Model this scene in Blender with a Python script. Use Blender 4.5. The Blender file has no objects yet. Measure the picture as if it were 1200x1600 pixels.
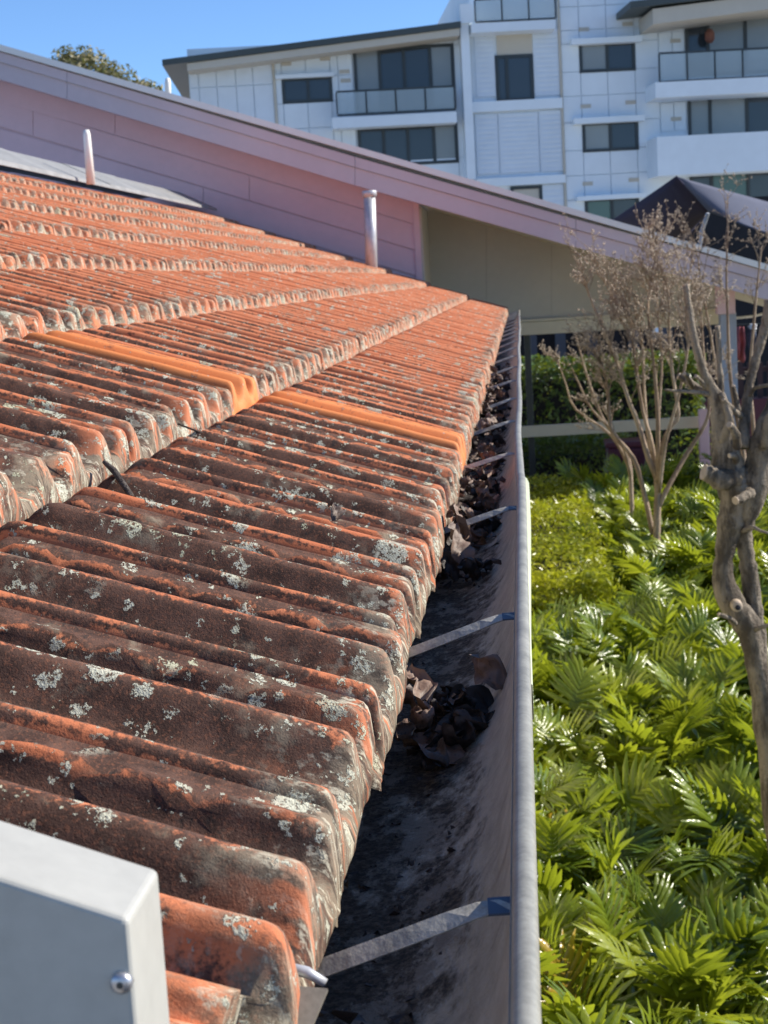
import bpy, math, random
import numpy as np
from mathutils import Vector, Matrix
random.seed(7)
RNG = np.random.default_rng(11)
scene = bpy.context.scene
C = scene.collection
H0 = 3.0                                   # eye height; the plan below is measured from the eye

# ------------------------------------------------------------------ camera
FPX = 2400.0
VP = (811.0, 430.0)
roll = math.radians(3.2)
Yc = np.array([VP[0]-600, 800-VP[1], -FPX]); Yc /= np.linalg.norm(Yc)
Zc = np.array([-math.sin(roll), math.cos(roll), 0.0]); Zc[2] = -(Zc[:2] @ Yc[:2])/Yc[2]; Zc /= np.linalg.norm(Zc)
Xc = np.cross(Yc, Zc)
R = np.array([Xc, Yc, Zc])                 # camera axes -> world axes
cam_d = bpy.data.cameras.new('camera'); cam = bpy.data.objects.new('camera', cam_d); C.objects.link(cam)
M = Matrix.Identity(4)
for i in range(3):
    for j in range(3): M[i][j] = float(R[i, j])
M[2][3] = H0
cam.matrix_world = M
cam_d.sensor_fit = 'VERTICAL'; cam_d.sensor_height = 36.0; cam_d.lens = 54.0
cam_d.clip_start = 0.02; cam_d.clip_end = 3000
cam_d.dof.use_dof = True; cam_d.dof.focus_distance = 1.15; cam_d.dof.aperture_fstop = 30.0
scene.camera = cam

# ------------------------------------------------------------------ light
SUN_EL, SUN_AZ = math.radians(35), math.radians(74)      # azimuth from +Y towards +X
world = bpy.data.worlds.new('World'); scene.world = world; world.use_nodes = True
wn = world.node_tree
sky = wn.nodes.new('ShaderNodeTexSky'); sky.sky_type = 'NISHITA'; sky.sun_disc = False
sky.sun_elevation = SUN_EL; sky.sun_rotation = SUN_AZ
sky.altitude = 2500; sky.air_density = 1.0; sky.dust_density = 0.0; sky.ozone_density = 7.0
wn.links.new(sky.outputs[0], wn.nodes['Background'].inputs[0])
wn.nodes['Background'].inputs[1].default_value = 0.12
sd = bpy.data.lights.new('sun', 'SUN'); sd.energy = 4.8; sd.angle = math.radians(0.5); sd.color = (1.0, 0.93, 0.82)
so = bpy.data.objects.new('sun', sd); C.objects.link(so)
sv = Vector((math.sin(SUN_AZ)*math.cos(SUN_EL), math.cos(SUN_AZ)*math.cos(SUN_EL), math.sin(SUN_EL)))
so.rotation_euler = sv.to_track_quat('Z', 'Y').to_euler(); so.location = (20, 20, 40)
scene.view_settings.view_transform = 'Standard'; scene.view_settings.look = 'None'
scene.view_settings.exposure = 0.7; scene.view_settings.gamma = 1.0; scene.view_settings.use_curve_mapping = False
scene.cycles.max_bounces = 8; scene.cycles.diffuse_bounces = 4; scene.cycles.transparent_max_bounces = 6

# ------------------------------------------------------------------ helpers
def ray(px, py):
    w = R @ np.array([px-600.0, 800.0-py, -FPX]); return w/w[1]
def at(px, py, Y):                          # a point seen at photo pixel (px,py), at distance Y along the gutter
    w = ray(px, py)*Y; return Vector((w[0], w[1], w[2]+H0))
def project(p):
    v = R.T @ np.array([p[0], p[1], p[2]-H0])
    return (600+FPX*v[0]/-v[2], 800-FPX*v[1]/-v[2], -v[2])

class MB:
    def __init__(s): s.v = []; s.f = []
    def add(s, vs, fs):
        n = len(s.v); s.v.extend([tuple(p) for p in vs]); s.f.extend([tuple(i+n for i in f) for f in fs])
    def box(s, lo, hi, frame=None):
        x0, y0, z0 = lo; x1, y1, z1 = hi
        vs = [(x0,y0,z0),(x1,y0,z0),(x1,y1,z0),(x0,y1,z0),(x0,y0,z1),(x1,y0,z1),(x1,y1,z1),(x0,y1,z1)]
        if frame: vs = [tuple(frame(Vector(p))) for p in vs]
        s.add(vs, [(0,3,2,1),(4,5,6,7),(0,1,5,4),(1,2,6,5),(2,3,7,6),(3,0,4,7)])
    def prism(s, poly, d):                  # closed polygon extruded by vector d
        n = len(poly); d = Vector(d)
        vs = [Vector(p) for p in poly] + [Vector(p)+d for p in poly]
        s.add(vs, [tuple(range(n-1, -1, -1)), tuple(range(n, 2*n))] + [(i, (i+1) % n, (i+1) % n+n, i+n) for i in range(n)])
    def tube(s, pts, rad, n=8, cap=True):
        pts = [Vector(p) for p in pts]
        if not hasattr(rad, '__len__'): rad = [rad]*len(pts)
        up = None; rings = []
        base = len(s.v)
        for i, p in enumerate(pts):
            t = (pts[min(i+1, len(pts)-1)] - pts[max(i-1, 0)])
            t = t.normalized() if t.length > 1e-9 else Vector((0,0,1))
            if up is None: up = t.orthogonal().normalized()
            up = (up - t*up.dot(t)); up = up.normalized() if up.length > 1e-6 else t.orthogonal().normalized()
            b = t.cross(up)
            for k in range(n):
                a = 2*math.pi*k/n
                s.v.append(tuple(p + (up*math.cos(a)+b*math.sin(a))*rad[i]))
        for i in range(len(pts)-1):
            for k in range(n):
                a = base+i*n+k; b2 = base+i*n+(k+1) % n
                s.f.append((a, b2, b2+n, a+n))
        if cap:
            s.f.append(tuple(base+k for k in range(n-1, -1, -1))); s.f.append(tuple(base+(len(pts)-1)*n+k for k in range(n)))
    def mesh(s, name, mat=None, smooth=False):
        me = bpy.data.meshes.new(name); me.from_pydata(s.v, [], s.f); me.update()
        if mat: me.materials.append(mat)
        if smooth: me.polygons.foreach_set('use_smooth', [True]*len(me.polygons))
        return me
    def build(s, name, mat, parent=None, smooth=False):
        return obj(name, s.mesh(name, mat, smooth), parent)
def obj(name, me, parent=None, loc=None):
    o = bpy.data.objects.new(name, me); C.objects.link(o)
    if parent: o.parent = parent
    if loc is not None: o.location = loc
    return o
def thing(name, label, cat, loc=(0,0,0), group=None, rz=0):
    o = bpy.data.objects.new(name, None); C.objects.link(o); o.location = loc; o.rotation_euler = (0,0,rz)
    o.empty_display_size = 0.1
    return tag(o, label, cat, group)
def tag(o, label=None, cat=None, group=None, kind=None):
    if label: o['label'] = label
    if cat: o['category'] = cat
    if group: o['group'] = group
    if kind: o['kind'] = kind
    return o
def bevel(o, w, seg=2):
    m = o.modifiers.new('bevel', 'BEVEL'); m.width = w; m.segments = seg; m.limit_method = 'ANGLE'; m.angle_limit = math.radians(40)
    return o

# ------------------------------------------------------------------ material kit
class NT:
    def __init__(s, name):
        s.m = bpy.data.materials.new(name); s.m.use_nodes = True; s.t = s.m.node_tree
        s.p = s.t.nodes['Principled BSDF']; s.out = s.t.nodes['Material Output']
    def n(s, typ, props=None, **ins):
        nd = s.t.nodes.new(typ)
        for k, v in (props or {}).items(): setattr(nd, k, v)
        for k, v in ins.items(): s.set(nd.inputs[k.replace('_', ' ')], v)
        return nd
    def set(s, sock, v):
        if isinstance(v, bpy.types.NodeSocket): s.t.links.new(v, sock)
        elif v is not None:
            if sock.type == 'RGBA' and len(v) == 3: v = (*v, 1)
            sock.default_value = v
    def math(s, op, a, b=None, c=None, clamp=False):
        nd = s.t.nodes.new('ShaderNodeMath'); nd.operation = op; nd.use_clamp = clamp
        for i, v in enumerate((a, b, c)):
            if v is not None: s.set(nd.inputs[i], v)
        return nd.outputs[0]
    def vmath(s, op, a, b):
        nd = s.t.nodes.new('ShaderNodeVectorMath'); nd.operation = op
        s.set(nd.inputs[0], a); s.set(nd.inputs[1], b); return nd.outputs[0]
    def step(s, x, a, b):                   # smoothstep a..b
        nd = s.t.nodes.new('ShaderNodeMapRange'); nd.interpolation_type = 'SMOOTHSTEP'
        s.set(nd.inputs['Value'], x); s.set(nd.inputs['From Min'], a); s.set(nd.inputs['From Max'], b)
        return nd.outputs[0]
    def mix(s, f, a, b, mode='MIX'):
        nd = s.t.nodes.new('ShaderNodeMix'); nd.data_type = 'RGBA'; nd.blend_type = mode
        s.set(nd.inputs[0], f); s.set(nd.inputs[6], a); s.set(nd.inputs[7], b); return nd.outputs[2]
    def noise(s, vec, scale, detail=4, rough=0.55, out='Fac'):
        nd = s.n('ShaderNodeTexNoise', Scale=scale, Detail=detail, Roughness=rough)
        if vec is not None: s.set(nd.inputs['Vector'], vec)
        return nd.outputs[out]
    def pos(s): return s.n('ShaderNodeNewGeometry').outputs['Position']
    def objc(s): return s.n('ShaderNodeTexCoord').outputs['Object']
    def rnd(s): return s.n('ShaderNodeObjectInfo').outputs['Random']
    def island(s): return s.n('ShaderNodeNewGeometry').outputs['Random Per Island']
    def attr(s, nm): return s.n('ShaderNodeAttribute', {'attribute_name': nm}).outputs['Fac']
    def xyz(s, v): return s.n('ShaderNodeSeparateXYZ', Vector=v).outputs
    def bump(s, h, strength=0.4, dist=0.002):
        nd = s.n('ShaderNodeBump', Strength=strength, Distance=dist, Height=h); s.set(s.p.inputs['Normal'], nd.outputs[0]); return nd.outputs[0]
    def fin(s, color=None, rough=None, metal=None, spec=None):
        if color is not None: s.set(s.p.inputs['Base Color'], color)
        if rough is not None: s.set(s.p.inputs['Roughness'], rough)
        if metal is not None: s.set(s.p.inputs['Metallic'], metal)
        if spec is not None: s.set(s.p.inputs['Specular IOR Level'], spec)
        return s.m

def paint(name, col, rough=0.5, var=0.06, scale=3.0, dirt=0.0, metal=0.0, bumpd=0.0):
    m = NT(name); p = m.pos()
    n1 = m.noise(p, scale, 5); n2 = m.noise(p, scale*9, 3)
    f = m.math('ADD', m.math('MULTIPLY', n1, 0.65), m.math('MULTIPLY', n2, 0.35))
    dark = tuple(c*(1-var*2.2) for c in col); lite = tuple(min(1, c*(1+var)) for c in col)
    c = m.mix(m.step(f, 0.3, 0.7), dark, lite)
    if dirt: c = m.mix(m.math('MULTIPLY', m.step(m.noise(p, scale*2.3, 8, 0.7), 0.52, 0.75), dirt), c, tuple(x*0.35 for x in col))
    if bumpd: m.bump(m.noise(p, 260, 3), 0.4, bumpd)
    return m.fin(c, rough, metal)

def tile_material(name, new=False):
    m = NT(name); p = m.pos(); rnd = m.rnd()
    x, y, z = m.xyz(p)
    wear, nose = m.attr('wear'), m.attr('nose')
    big = m.noise(p, 9, 4); mid = m.noise(p, 42, 5, 0.6); fine = m.noise(p, 260, 4, 0.65); grit = m.noise(p, 900, 2)
    if new:
        c = m.mix(big, (0.58, 0.175, 0.048), (0.70, 0.235, 0.068))
        c = m.mix(m.math('MULTIPLY', m.step(fine, 0.55, 0.75), 0.35), c, (0.42, 0.12, 0.05))
        c = m.mix(m.math('MULTIPLY', m.step(m.noise(p, 60, 6, 0.7), 0.56, 0.68), 0.75), c, (0.20, 0.075, 0.04))
        c = m.mix(m.math('MULTIPLY', m.attr('groove'), m.step(mid, 0.4, 0.6)), c, (0.12, 0.05, 0.03))
        c = m.mix(m.math('MULTIPLY', m.step(m.noise(p, 120, 4, 0.7), 0.64, 0.70), 0.8), c, (0.50, 0.46, 0.36))
        m.bump(m.math('ADD', fine, grit), 0.25, 0.0008)
        return m.fin(c, 0.75)
    c = m.mix(m.step(big, 0.3, 0.7), (0.45, 0.135, 0.060), (0.60, 0.205, 0.098))
    c = m.mix(rnd, c, m.mix(0.35, c, (0.62, 0.24, 0.12)))
    c = m.mix(m.math('MULTIPLY', m.step(fine, 0.5, 0.7), 0.35), c, (0.60, 0.23, 0.13))
    # dirt film: heavy beside the verge, thinner along the roof
    far = m.step(y, 0.9, 4.6)
    up = m.step(x, -0.5, -2.2)              # lower courses keep more of it
    f1 = m.math('ADD', m.math('MULTIPLY', big, 0.45), m.math('ADD', m.math('MULTIPLY', mid, 0.38), m.math('MULTIPLY', fine, 0.42)))
    thr = m.math('ADD', m.math('MULTIPLY', far, 0.29), 0.375)
    thr = m.math('ADD', thr, m.math('MULTIPLY', wear, 0.30))
    thr = m.math('SUBTRACT', thr, m.math('MULTIPLY', m.math('SUBTRACT', rnd, 0.5), 0.10))
    d = m.math('SUBTRACT', f1, thr)
    d = m.math('MAXIMUM', m.step(d, -0.03, 0.09), m.math('MULTIPLY', m.attr('groove'), m.step(mid, 0.30, 0.55)))  # groove term also darkens lip notches and tile joints
    dirtc = m.mix(m.step(mid, 0.35, 0.65), (0.030, 0.021, 0.018), (0.100, 0.058, 0.044))
    dirtc = m.mix(m.math('MULTIPLY', m.step(m.noise(p, 420, 3, 0.7), 0.52, 0.62), 0.6), dirtc, (0.20, 0.085, 0.05))
    dirtc = m.mix(m.math('MULTIPLY', m.step(m.noise(p, 640, 3, 0.7), 0.55, 0.65), 0.7), dirtc, (0.016, 0.012, 0.011))
    c = m.mix(m.math('MULTIPLY', d, 0.96), c, dirtc)
    # black algae specks
    k = m.math('MULTIPLY', m.step(m.noise(p, 75, 6, 0.7), 0.575, 0.66), 0.78)
    c = m.mix(k, c, (0.03, 0.024, 0.022))
    # grey film, mostly on the noses
    g = m.math('MULTIPLY', m.step(m.math('ADD', m.noise(p, 26, 6, 0.65), m.math('MULTIPLY', nose, 0.17)), 0.55, 0.72), 0.72)
    c = m.mix(g, c, (0.26, 0.215, 0.155))
    sv_ = m.vmath('MULTIPLY', p, (0.35, 1.0, 0.16))
    c = m.mix(m.math('MULTIPLY', m.math('MULTIPLY', m.step(m.noise(sv_, 130, 5, 0.7), 0.50, 0.60), nose), 0.8), c, (0.055, 0.042, 0.034))
    c = m.mix(m.math('MULTIPLY', m.math('MULTIPLY', m.step(m.noise(m.vmath('ADD', sv_, (3.1, 1.7, 0.4)), 170, 5, 0.7), 0.535, 0.62), nose), 0.8), c, (0.52, 0.48, 0.37))
    c = m.mix(m.math('MULTIPLY', m.math('MULTIPLY', m.step(m.noise(m.vmath('ADD', sv_, (7.1, 2.7, 1.4)), 60, 4, 0.6), 0.53, 0.62), nose), 0.75), c, (0.52, 0.17, 0.08))
    # lichen: clustered rosettes with broken lobes
    wob = m.n('ShaderNodeTexNoise', Scale=150.0, Detail=3.0, Vector=p).outputs['Color']
    pw = m.vmath('ADD', p, m.vmath('MULTIPLY', m.vmath('SUBTRACT', wob, (0.5, 0.5, 0.5)), (0.016, 0.016, 0.016)))
    pw2 = m.vmath('ADD', pw, m.vmath('MULTIPLY', m.vmath('SUBTRACT', m.n('ShaderNodeTexNoise', Scale=480.0, Detail=2.0, Vector=p).outputs['Color'], (0.5,)*3), (0.007,)*3))
    masks = []
    for sc, lo, clus in ((24, 0.565, 5.0), (58, 0.565, 9.0), (120, 0.60, 13.0)):
        v = m.n('ShaderNodeTexVoronoi', Scale=float(sc), Vector=pw2)
        h = m.n('ShaderNodeSeparateColor', Color=v.outputs['Color']).outputs
        area = m.math('ADD', m.noise(p, clus, 2), m.math('MULTIPLY', nose, 0.13))
        on = m.step(m.math('ADD', m.math('MULTIPLY', h[0], 0.55), m.math('MULTIPLY', area, 0.9)), lo+0.24, lo+0.30)
        r = m.math('ADD', m.math('MULTIPLY', h[1], 0.30), 0.14)
        e = m.math('SUBTRACT', r, v.outputs['Distance'])
        masks.append(m.math('MULTIPLY', m.step(e, 0.0, 0.05), on))
    lich = m.math('MAXIMUM', m.math('MAXIMUM', masks[0], masks[1]), masks[2])
    holes = m.step(m.noise(p, 330, 3, 0.7), 0.40, 0.50)
    lich = m.math('MULTIPLY', lich, holes)
    lc = m.mix(m.noise(p, 600, 3), (0.34, 0.34, 0.25), (0.66, 0.66, 0.55))
    lc = m.mix(m.math('MULTIPLY', m.step(m.noise(p, 7, 2), 0.55, 0.7), 0.5), lc, (0.40, 0.40, 0.22))
    c = m.mix(m.math('MULTIPLY', lich, 0.92), c, lc)
    hgt = m.math('ADD', m.math('MULTIPLY', m.noise(p, 520, 4, 0.7), 0.30), m.math('MULTIPLY', grit, 0.22))
    hgt = m.math('ADD', hgt, m.math('MULTIPLY', lich, m.math('ADD', 0.6, m.noise(p, 700, 2))))
    hgt = m.math('SUBTRACT', hgt, m.math('MULTIPLY', mid, 0.25))
    m.bump(hgt, 0.7, 0.0018)
    return m.fin(c, 0.92, spec=0.25)

def leaf_material(name, ca, cb, cc, rough=0.32, trans=0.35, per='island', yellow=None, bumpy=0):
    m = NT(name)
    r = m.island() if per == 'island' else m.rnd()
    p = m.pos(); big = m.noise(p, 2.2, 2)
    c = m.mix(r, ca, cb)
    c = m.mix(m.step(big, 0.4, 0.65), c, m.mix(r, cb, cc))
    if yellow: c = m.mix(m.step(r, 0.965, 0.97), c, yellow)
    m.fin(c, rough, spec=0.65)
    if bumpy: m.bump(m.noise(p, bumpy, 2), 0.6, 0.30/bumpy)
    tr = m.n('ShaderNodeBsdfTranslucent', Color=m.mix(0.55, c, (0.42, 0.46, 0.02)))
    mx = m.n('ShaderNodeMixShader', Fac=trans)
    m.t.links.new(m.p.outputs[0], mx.inputs[1]); m.t.links.new(tr.outputs[0], mx.inputs[2])
    m.t.links.new(mx.outputs[0], m.out.inputs['Surface'])
    return m.m

MT_tile = tile_material('weathered_terracotta')
MT_new = tile_material('new_terracotta', True)
MT_dark = paint('dark_underlay', (0.03, 0.028, 0.026), 0.9)
MT_white = paint('white_paint', (0.78, 0.77, 0.72), 0.38, 0.02, 4)
MT_cap = paint('verge_cap_paint', (0.40, 0.395, 0.36), 0.42, 0.05, 14, dirt=0.10)
MT_wallpaint = paint('pale_wall_paint', (0.75, 0.53, 0.56), 0.6, 0.025, 2)
MT_barge = paint('barge_paint', (0.57, 0.48, 0.50), 0.5, 0.025, 2)
MT_beige = paint('beige_sheet', (0.54, 0.515, 0.44), 0.7, 0.03, 1.5)
MT_cream = paint('cream_trim', (0.70, 0.63, 0.47), 0.6, 0.03, 2)
MT_apt = paint('apartment_white', (0.70, 0.78, 0.84), 0.7, 0.03, 0.25)
MT_aptgrey = paint('apartment_panel', (0.64, 0.72, 0.80), 0.7, 0.03, 0.3)
MT_soffit = paint('apartment_soffit', (0.50, 0.47, 0.40), 0.7, 0.03, 0.3)
MT_roofdark = paint('dark_roof_edge', (0.05, 0.065, 0.065), 0.5, 0.05, 0.5)
MT_frame = paint('dark_window_frame', (0.025, 0.035, 0.04), 0.4, 0.05, 1)
MT_galv = paint('galvanised_steel', (0.52, 0.53, 0.55), 0.42, 0.10, 14, dirt=0.35, metal=0.35)
MT_sheet = paint('weathered_zinc_sheet', (0.27, 0.27, 0.265), 0.6, 0.12, 6, dirt=0.25, metal=0.1)
MT_strap = paint('aged_strap_steel', (0.42, 0.40, 0.35), 0.62, 0.18, 90, dirt=0.5, metal=0.1, bumpd=0.001)
MT_bead = paint('bead_steel', (0.27, 0.262, 0.225), 0.45, 0.16, 30, dirt=0.35, metal=0.12, bumpd=0.0005)
MT_maroon = paint('maroon_panel', (0.085, 0.012, 0.03), 0.55)
MT_sail = paint('charcoal_fabric', (0.05, 0.046, 0.075), 0.85, 0.05, 0.6)
MT_sail2 = paint('grey_fabric', (0.12, 0.13, 0.175), 0.8, 0.05, 0.6)
MT_post = paint('grey_post_paint', (0.36, 0.40, 0.48), 0.6, 0.04, 2)
MT_picket = paint('dark_picket', (0.05, 0.02, 0.025), 0.6)
MT_upr = paint('dim_upright', (0.09, 0.10, 0.12), 0.7)
MT_black = paint('dark_wall', (0.035, 0.035, 0.04), 0.7)
MT_screw = paint('screw_steel', (0.5, 0.5, 0.52), 0.35, 0.05, 50, metal=0.8)

for q_ in (MT_sail, MT_sail2, MT_black, MT_upr): q_.node_tree.nodes['Principled BSDF'].inputs['Specular IOR Level'].default_value = 0.05
def glass_mat(name, col, rough=0.08):
    m = NT(name); p = m.pos()
    c = m.mix(m.noise(p, 0.35, 3), col, tuple(v*1.9 for v in col))
    return m.fin(c, rough, spec=0.6)
MT_glass = glass_mat('window_glass', (0.022, 0.030, 0.038))
MT_curtain = glass_mat('curtained_glass', (0.15, 0.17, 0.175), 0.15)
MT_green = glass_mat('green_glass', (0.045, 0.085, 0.075))
m = NT('balustrade_glass'); m.fin((0.42, 0.52, 0.56), 0.06); m.p.inputs['Alpha'].default_value = 0.42; MT_bal = m.m

def trough_material():
    m = NT('gutter_interior'); p = m.pos(); x, y, z = m.xyz(p)
    st = m.vmath('MULTIPLY', p, (1.0, 0.55, 1.0))
    n1 = m.noise(st, 55, 6, 0.7); n2 = m.noise(p, 210, 5, 0.7); n3 = m.noise(p, 14, 4)
    metal = m.mix(m.step(n1, 0.35, 0.7), (0.44, 0.375, 0.285), (0.60, 0.53, 0.42))
    metal = m.mix(m.math('MULTIPLY', m.step(m.noise(m.vmath('MULTIPLY', p, (1, 1, 0.2)), 40, 4), 0.55, 0.7), 0.4), metal, (0.20, 0.12, 0.09))
    lev = m.math('ADD', m.math('MULTIPLY', m.math('SUBTRACT', n3, 0.5), 0.05), m.math('MULTIPLY', m.math('SUBTRACT', n1, 0.5), 0.09))
    zz = m.math('ADD', z, lev)
    d = m.step(zz, H0-0.334, H0-0.358)
    soil = m.mix(m.step(n2, 0.4, 0.65), (0.034, 0.025, 0.017), (0.15, 0.115, 0.078))
    bare = m.math('MULTIPLY', m.step(m.noise(st, 30, 7, 0.72), 0.50, 0.58), 0.75)
    soil = m.mix(bare, soil, (0.33, 0.28, 0.22))
    c = m.mix(d, metal, soil)
    m.bump(m.math('ADD', m.math('MULTIPLY', n2, 0.7), m.math('MULTIPLY', n1, d)), 0.8, 0.005)
    return m.fin(c, m.math('ADD', 0.45, m.math('MULTIPLY', d, 0.4)))
MT_trough = trough_material()
def litter_material(name, a, b, c2):
    m = NT(name); p = m.objc(); r = m.rnd()
    c = m.mix(r, a, b); c = m.mix(m.step(m.noise(p, 70, 4), 0.45, 0.7), c, c2)
    c = m.mix(m.math('MULTIPLY', m.step(m.noise(p, 300, 3), 0.55, 0.7), 0.5), c, tuple(v*0.4 for v in a))
    m.bump(m.noise(p, 180, 3), 0.5, 0.002)
    return m.fin(c, 0.62)
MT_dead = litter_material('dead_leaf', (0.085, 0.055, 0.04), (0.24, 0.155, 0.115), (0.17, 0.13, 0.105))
MT_deaddark = litter_material('shaded_dead_leaf', (0.022, 0.017, 0.014), (0.055, 0.040, 0.032), (0.04, 0.03, 0.026))  # near-black leaf colour, paints in the shade of the gutter lip
MT_crumb = litter_material('leaf_crumbs', (0.03, 0.024, 0.022), (0.07, 0.05, 0.045), (0.05, 0.04, 0.035))
def bark_material(name, a, b, dark, sc):
    m = NT(name); p = m.pos()
    st = m.vmath('MULTIPLY', p, (1, 1, 0.35))
    n1 = m.noise(st, sc, 6, 0.65); n2 = m.noise(p, sc*5, 4)
    c = m.mix(m.step(n1, 0.38, 0.62), a, b)
    c = m.mix(m.math('MULTIPLY', m.step(m.noise(st, sc*1.7, 5, 0.7), 0.56, 0.68), 0.7), c, dark)
    m.bump(m.math('ADD', m.math('ADD', n2, n1), m.noise(st, sc*2.4, 5, 0.75)), 0.9, 0.010)
    return m.fin(c, 0.85, spec=0.2)
MT_bark = bark_material('dappled_bark', (0.085, 0.068, 0.050), (0.27, 0.225, 0.17), (0.04, 0.03, 0.024), 20)  # bark patches, contrast raised to imitate dappled sun
MT_twig = bark_material('dry_twig', (0.22, 0.155, 0.105), (0.38, 0.29, 0.205), (0.11, 0.07, 0.05), 9)
MT_seed = litter_material('dry_seed_head', (0.20, 0.145, 0.10), (0.40, 0.31, 0.22), (0.33, 0.25, 0.175))
MT_cut = paint('cut_wood', (0.42, 0.33, 0.24), 0.8, 0.1, 60)
MT_stick = bark_material('dead_stick', (0.10, 0.08, 0.07), (0.22, 0.19, 0.165), (0.04, 0.03, 0.03), 60)
MT_phil = leaf_material('lobed_leaf', (0.055, 0.105, 0.014), (0.19, 0.265, 0.02), (0.34, 0.37, 0.035), 0.27, 0.45, 'rnd', (0.42, 0.28, 0.03), 45)
MT_phili = leaf_material('lobed_leaf_mass', (0.055, 0.105, 0.014), (0.19, 0.265, 0.02), (0.34, 0.37, 0.035), 0.27, 0.45, 'island', None, 45)
MT_petiole = paint('leaf_stalk', (0.20, 0.24, 0.05), 0.5, 0.15, 8)
MT_box = leaf_material('small_hedge_leaf', (0.22, 0.27, 0.018), (0.36, 0.38, 0.022), (0.46, 0.43, 0.028), 0.30, 0.45)
MT_hedge = leaf_material('shade_hedge_leaf', (0.035, 0.075, 0.015), (0.06, 0.125, 0.015), (0.09, 0.16, 0.02), 0.4, 0.25)
MT_gum = leaf_material('olive_tree_leaf', (0.11, 0.105, 0.045), (0.18, 0.16, 0.07), (0.22, 0.18, 0.085), 0.5, 0.2)
def ground_material():
    m = NT('garden_soil'); p = m.pos()
    c = m.mix(m.noise(p, 5, 6), (0.035, 0.027, 0.02), (0.075, 0.06, 0.04)); m.bump(m.noise(p, 40, 5), 0.6, 0.02)
    return m.fin(c, 0.95)
MT_ground = ground_material()
def lawn_material():
    m = NT('dry_lawn'); p = m.pos()
    return m.fin(m.mix(m.noise(p, 3, 6), (0.16, 0.15, 0.04), (0.26, 0.22, 0.07)), 0.9)

# ------------------------------------------------------------------ ground
g = MB(); g.add([(-600, -300, 0), (600, -300, 0), (600, 1500, 0), (-600, 1500, 0)], [(0,1,2,3)])
tag(g.build('ground', paint('bounce_paving', (0.36, 0.34, 0.30), 0.9, 0.06, 0.5)), kind='structure')  # unseen ground kept pale to bounce light onto shaded walls
g = MB(); g.add([(1.9, 21.0, 0.02), (14, 21.0, 0.02), (14, 34, 0.02), (1.9, 34, 0.02)], [(0,1,2,3)])
tag(g.build('lawn', lawn_material()), kind='structure')

g = MB(); g.add([(-80, 36, 0.03), (90, 36, 0.03), (90, 140, 0.03), (-80, 140, 0.03)], [(0,1,2,3)])
tag(g.build('pavement', paint('bounce_concrete', (0.44, 0.42, 0.38), 0.9, 0.05, 0.4)), kind='structure')  # unseen sheet added to bounce light onto the apartment facade
# ------------------------------------------------------------------ tiled house
PITCH, DX, DZ = 0.2035, 0.323, 0.1213
TILT = math.radians(16.8)
CREST = 0.032
NCOURSE = 8
Y_END = 13.2
PROF = np.array([(-.046,-.018),(-.043,-.009),(-.037,-.0085),(-.034,-.013),(-.030,-.012),(-.027,-.003),(-.021,-.002),(-.018,-.007),(-.0155,-.007),
 (-.0120,.006),(-.0092,.024),(-.0072,.0302),(-.0035,.0338),(.0005,.0330),(.006,.0300),(.013,.0235),(.021,.0135),(.029,.005),(.037,.0008),(.050,0),(.066,0),
 (.074,.003),(.081,.0105),(.087,.021),(.0915,.0292),(.0955,.0328),(.1005,.0328),(.106,.0305),(.112,.0255),(.119,.0165),(.126,.007),(.133,.0015),(.141,0),(.152,0),(.159,.001),
 (.1645,.006),(.1680,.0165),(.1703,.0232),(.1725,.0255),(.1755,.0250),(.1810,.0236),(.1865,.0245),(.1890,.0262),(.1905,.0255),(.1912,.010)])
RIBS = np.array([(-.052,-.014),(-.049,-.004),(-.046,.0025),(-.042,.0035),(-.038,.0025),(-.0365,-.001),(-.034,.0005),(-.031,.0085),(-.0285,.0125),(-.024,.0130),(-.0205,.0120),(-.0195,.0075),(-.0170,.0065),(-.0150,.007)])
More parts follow.
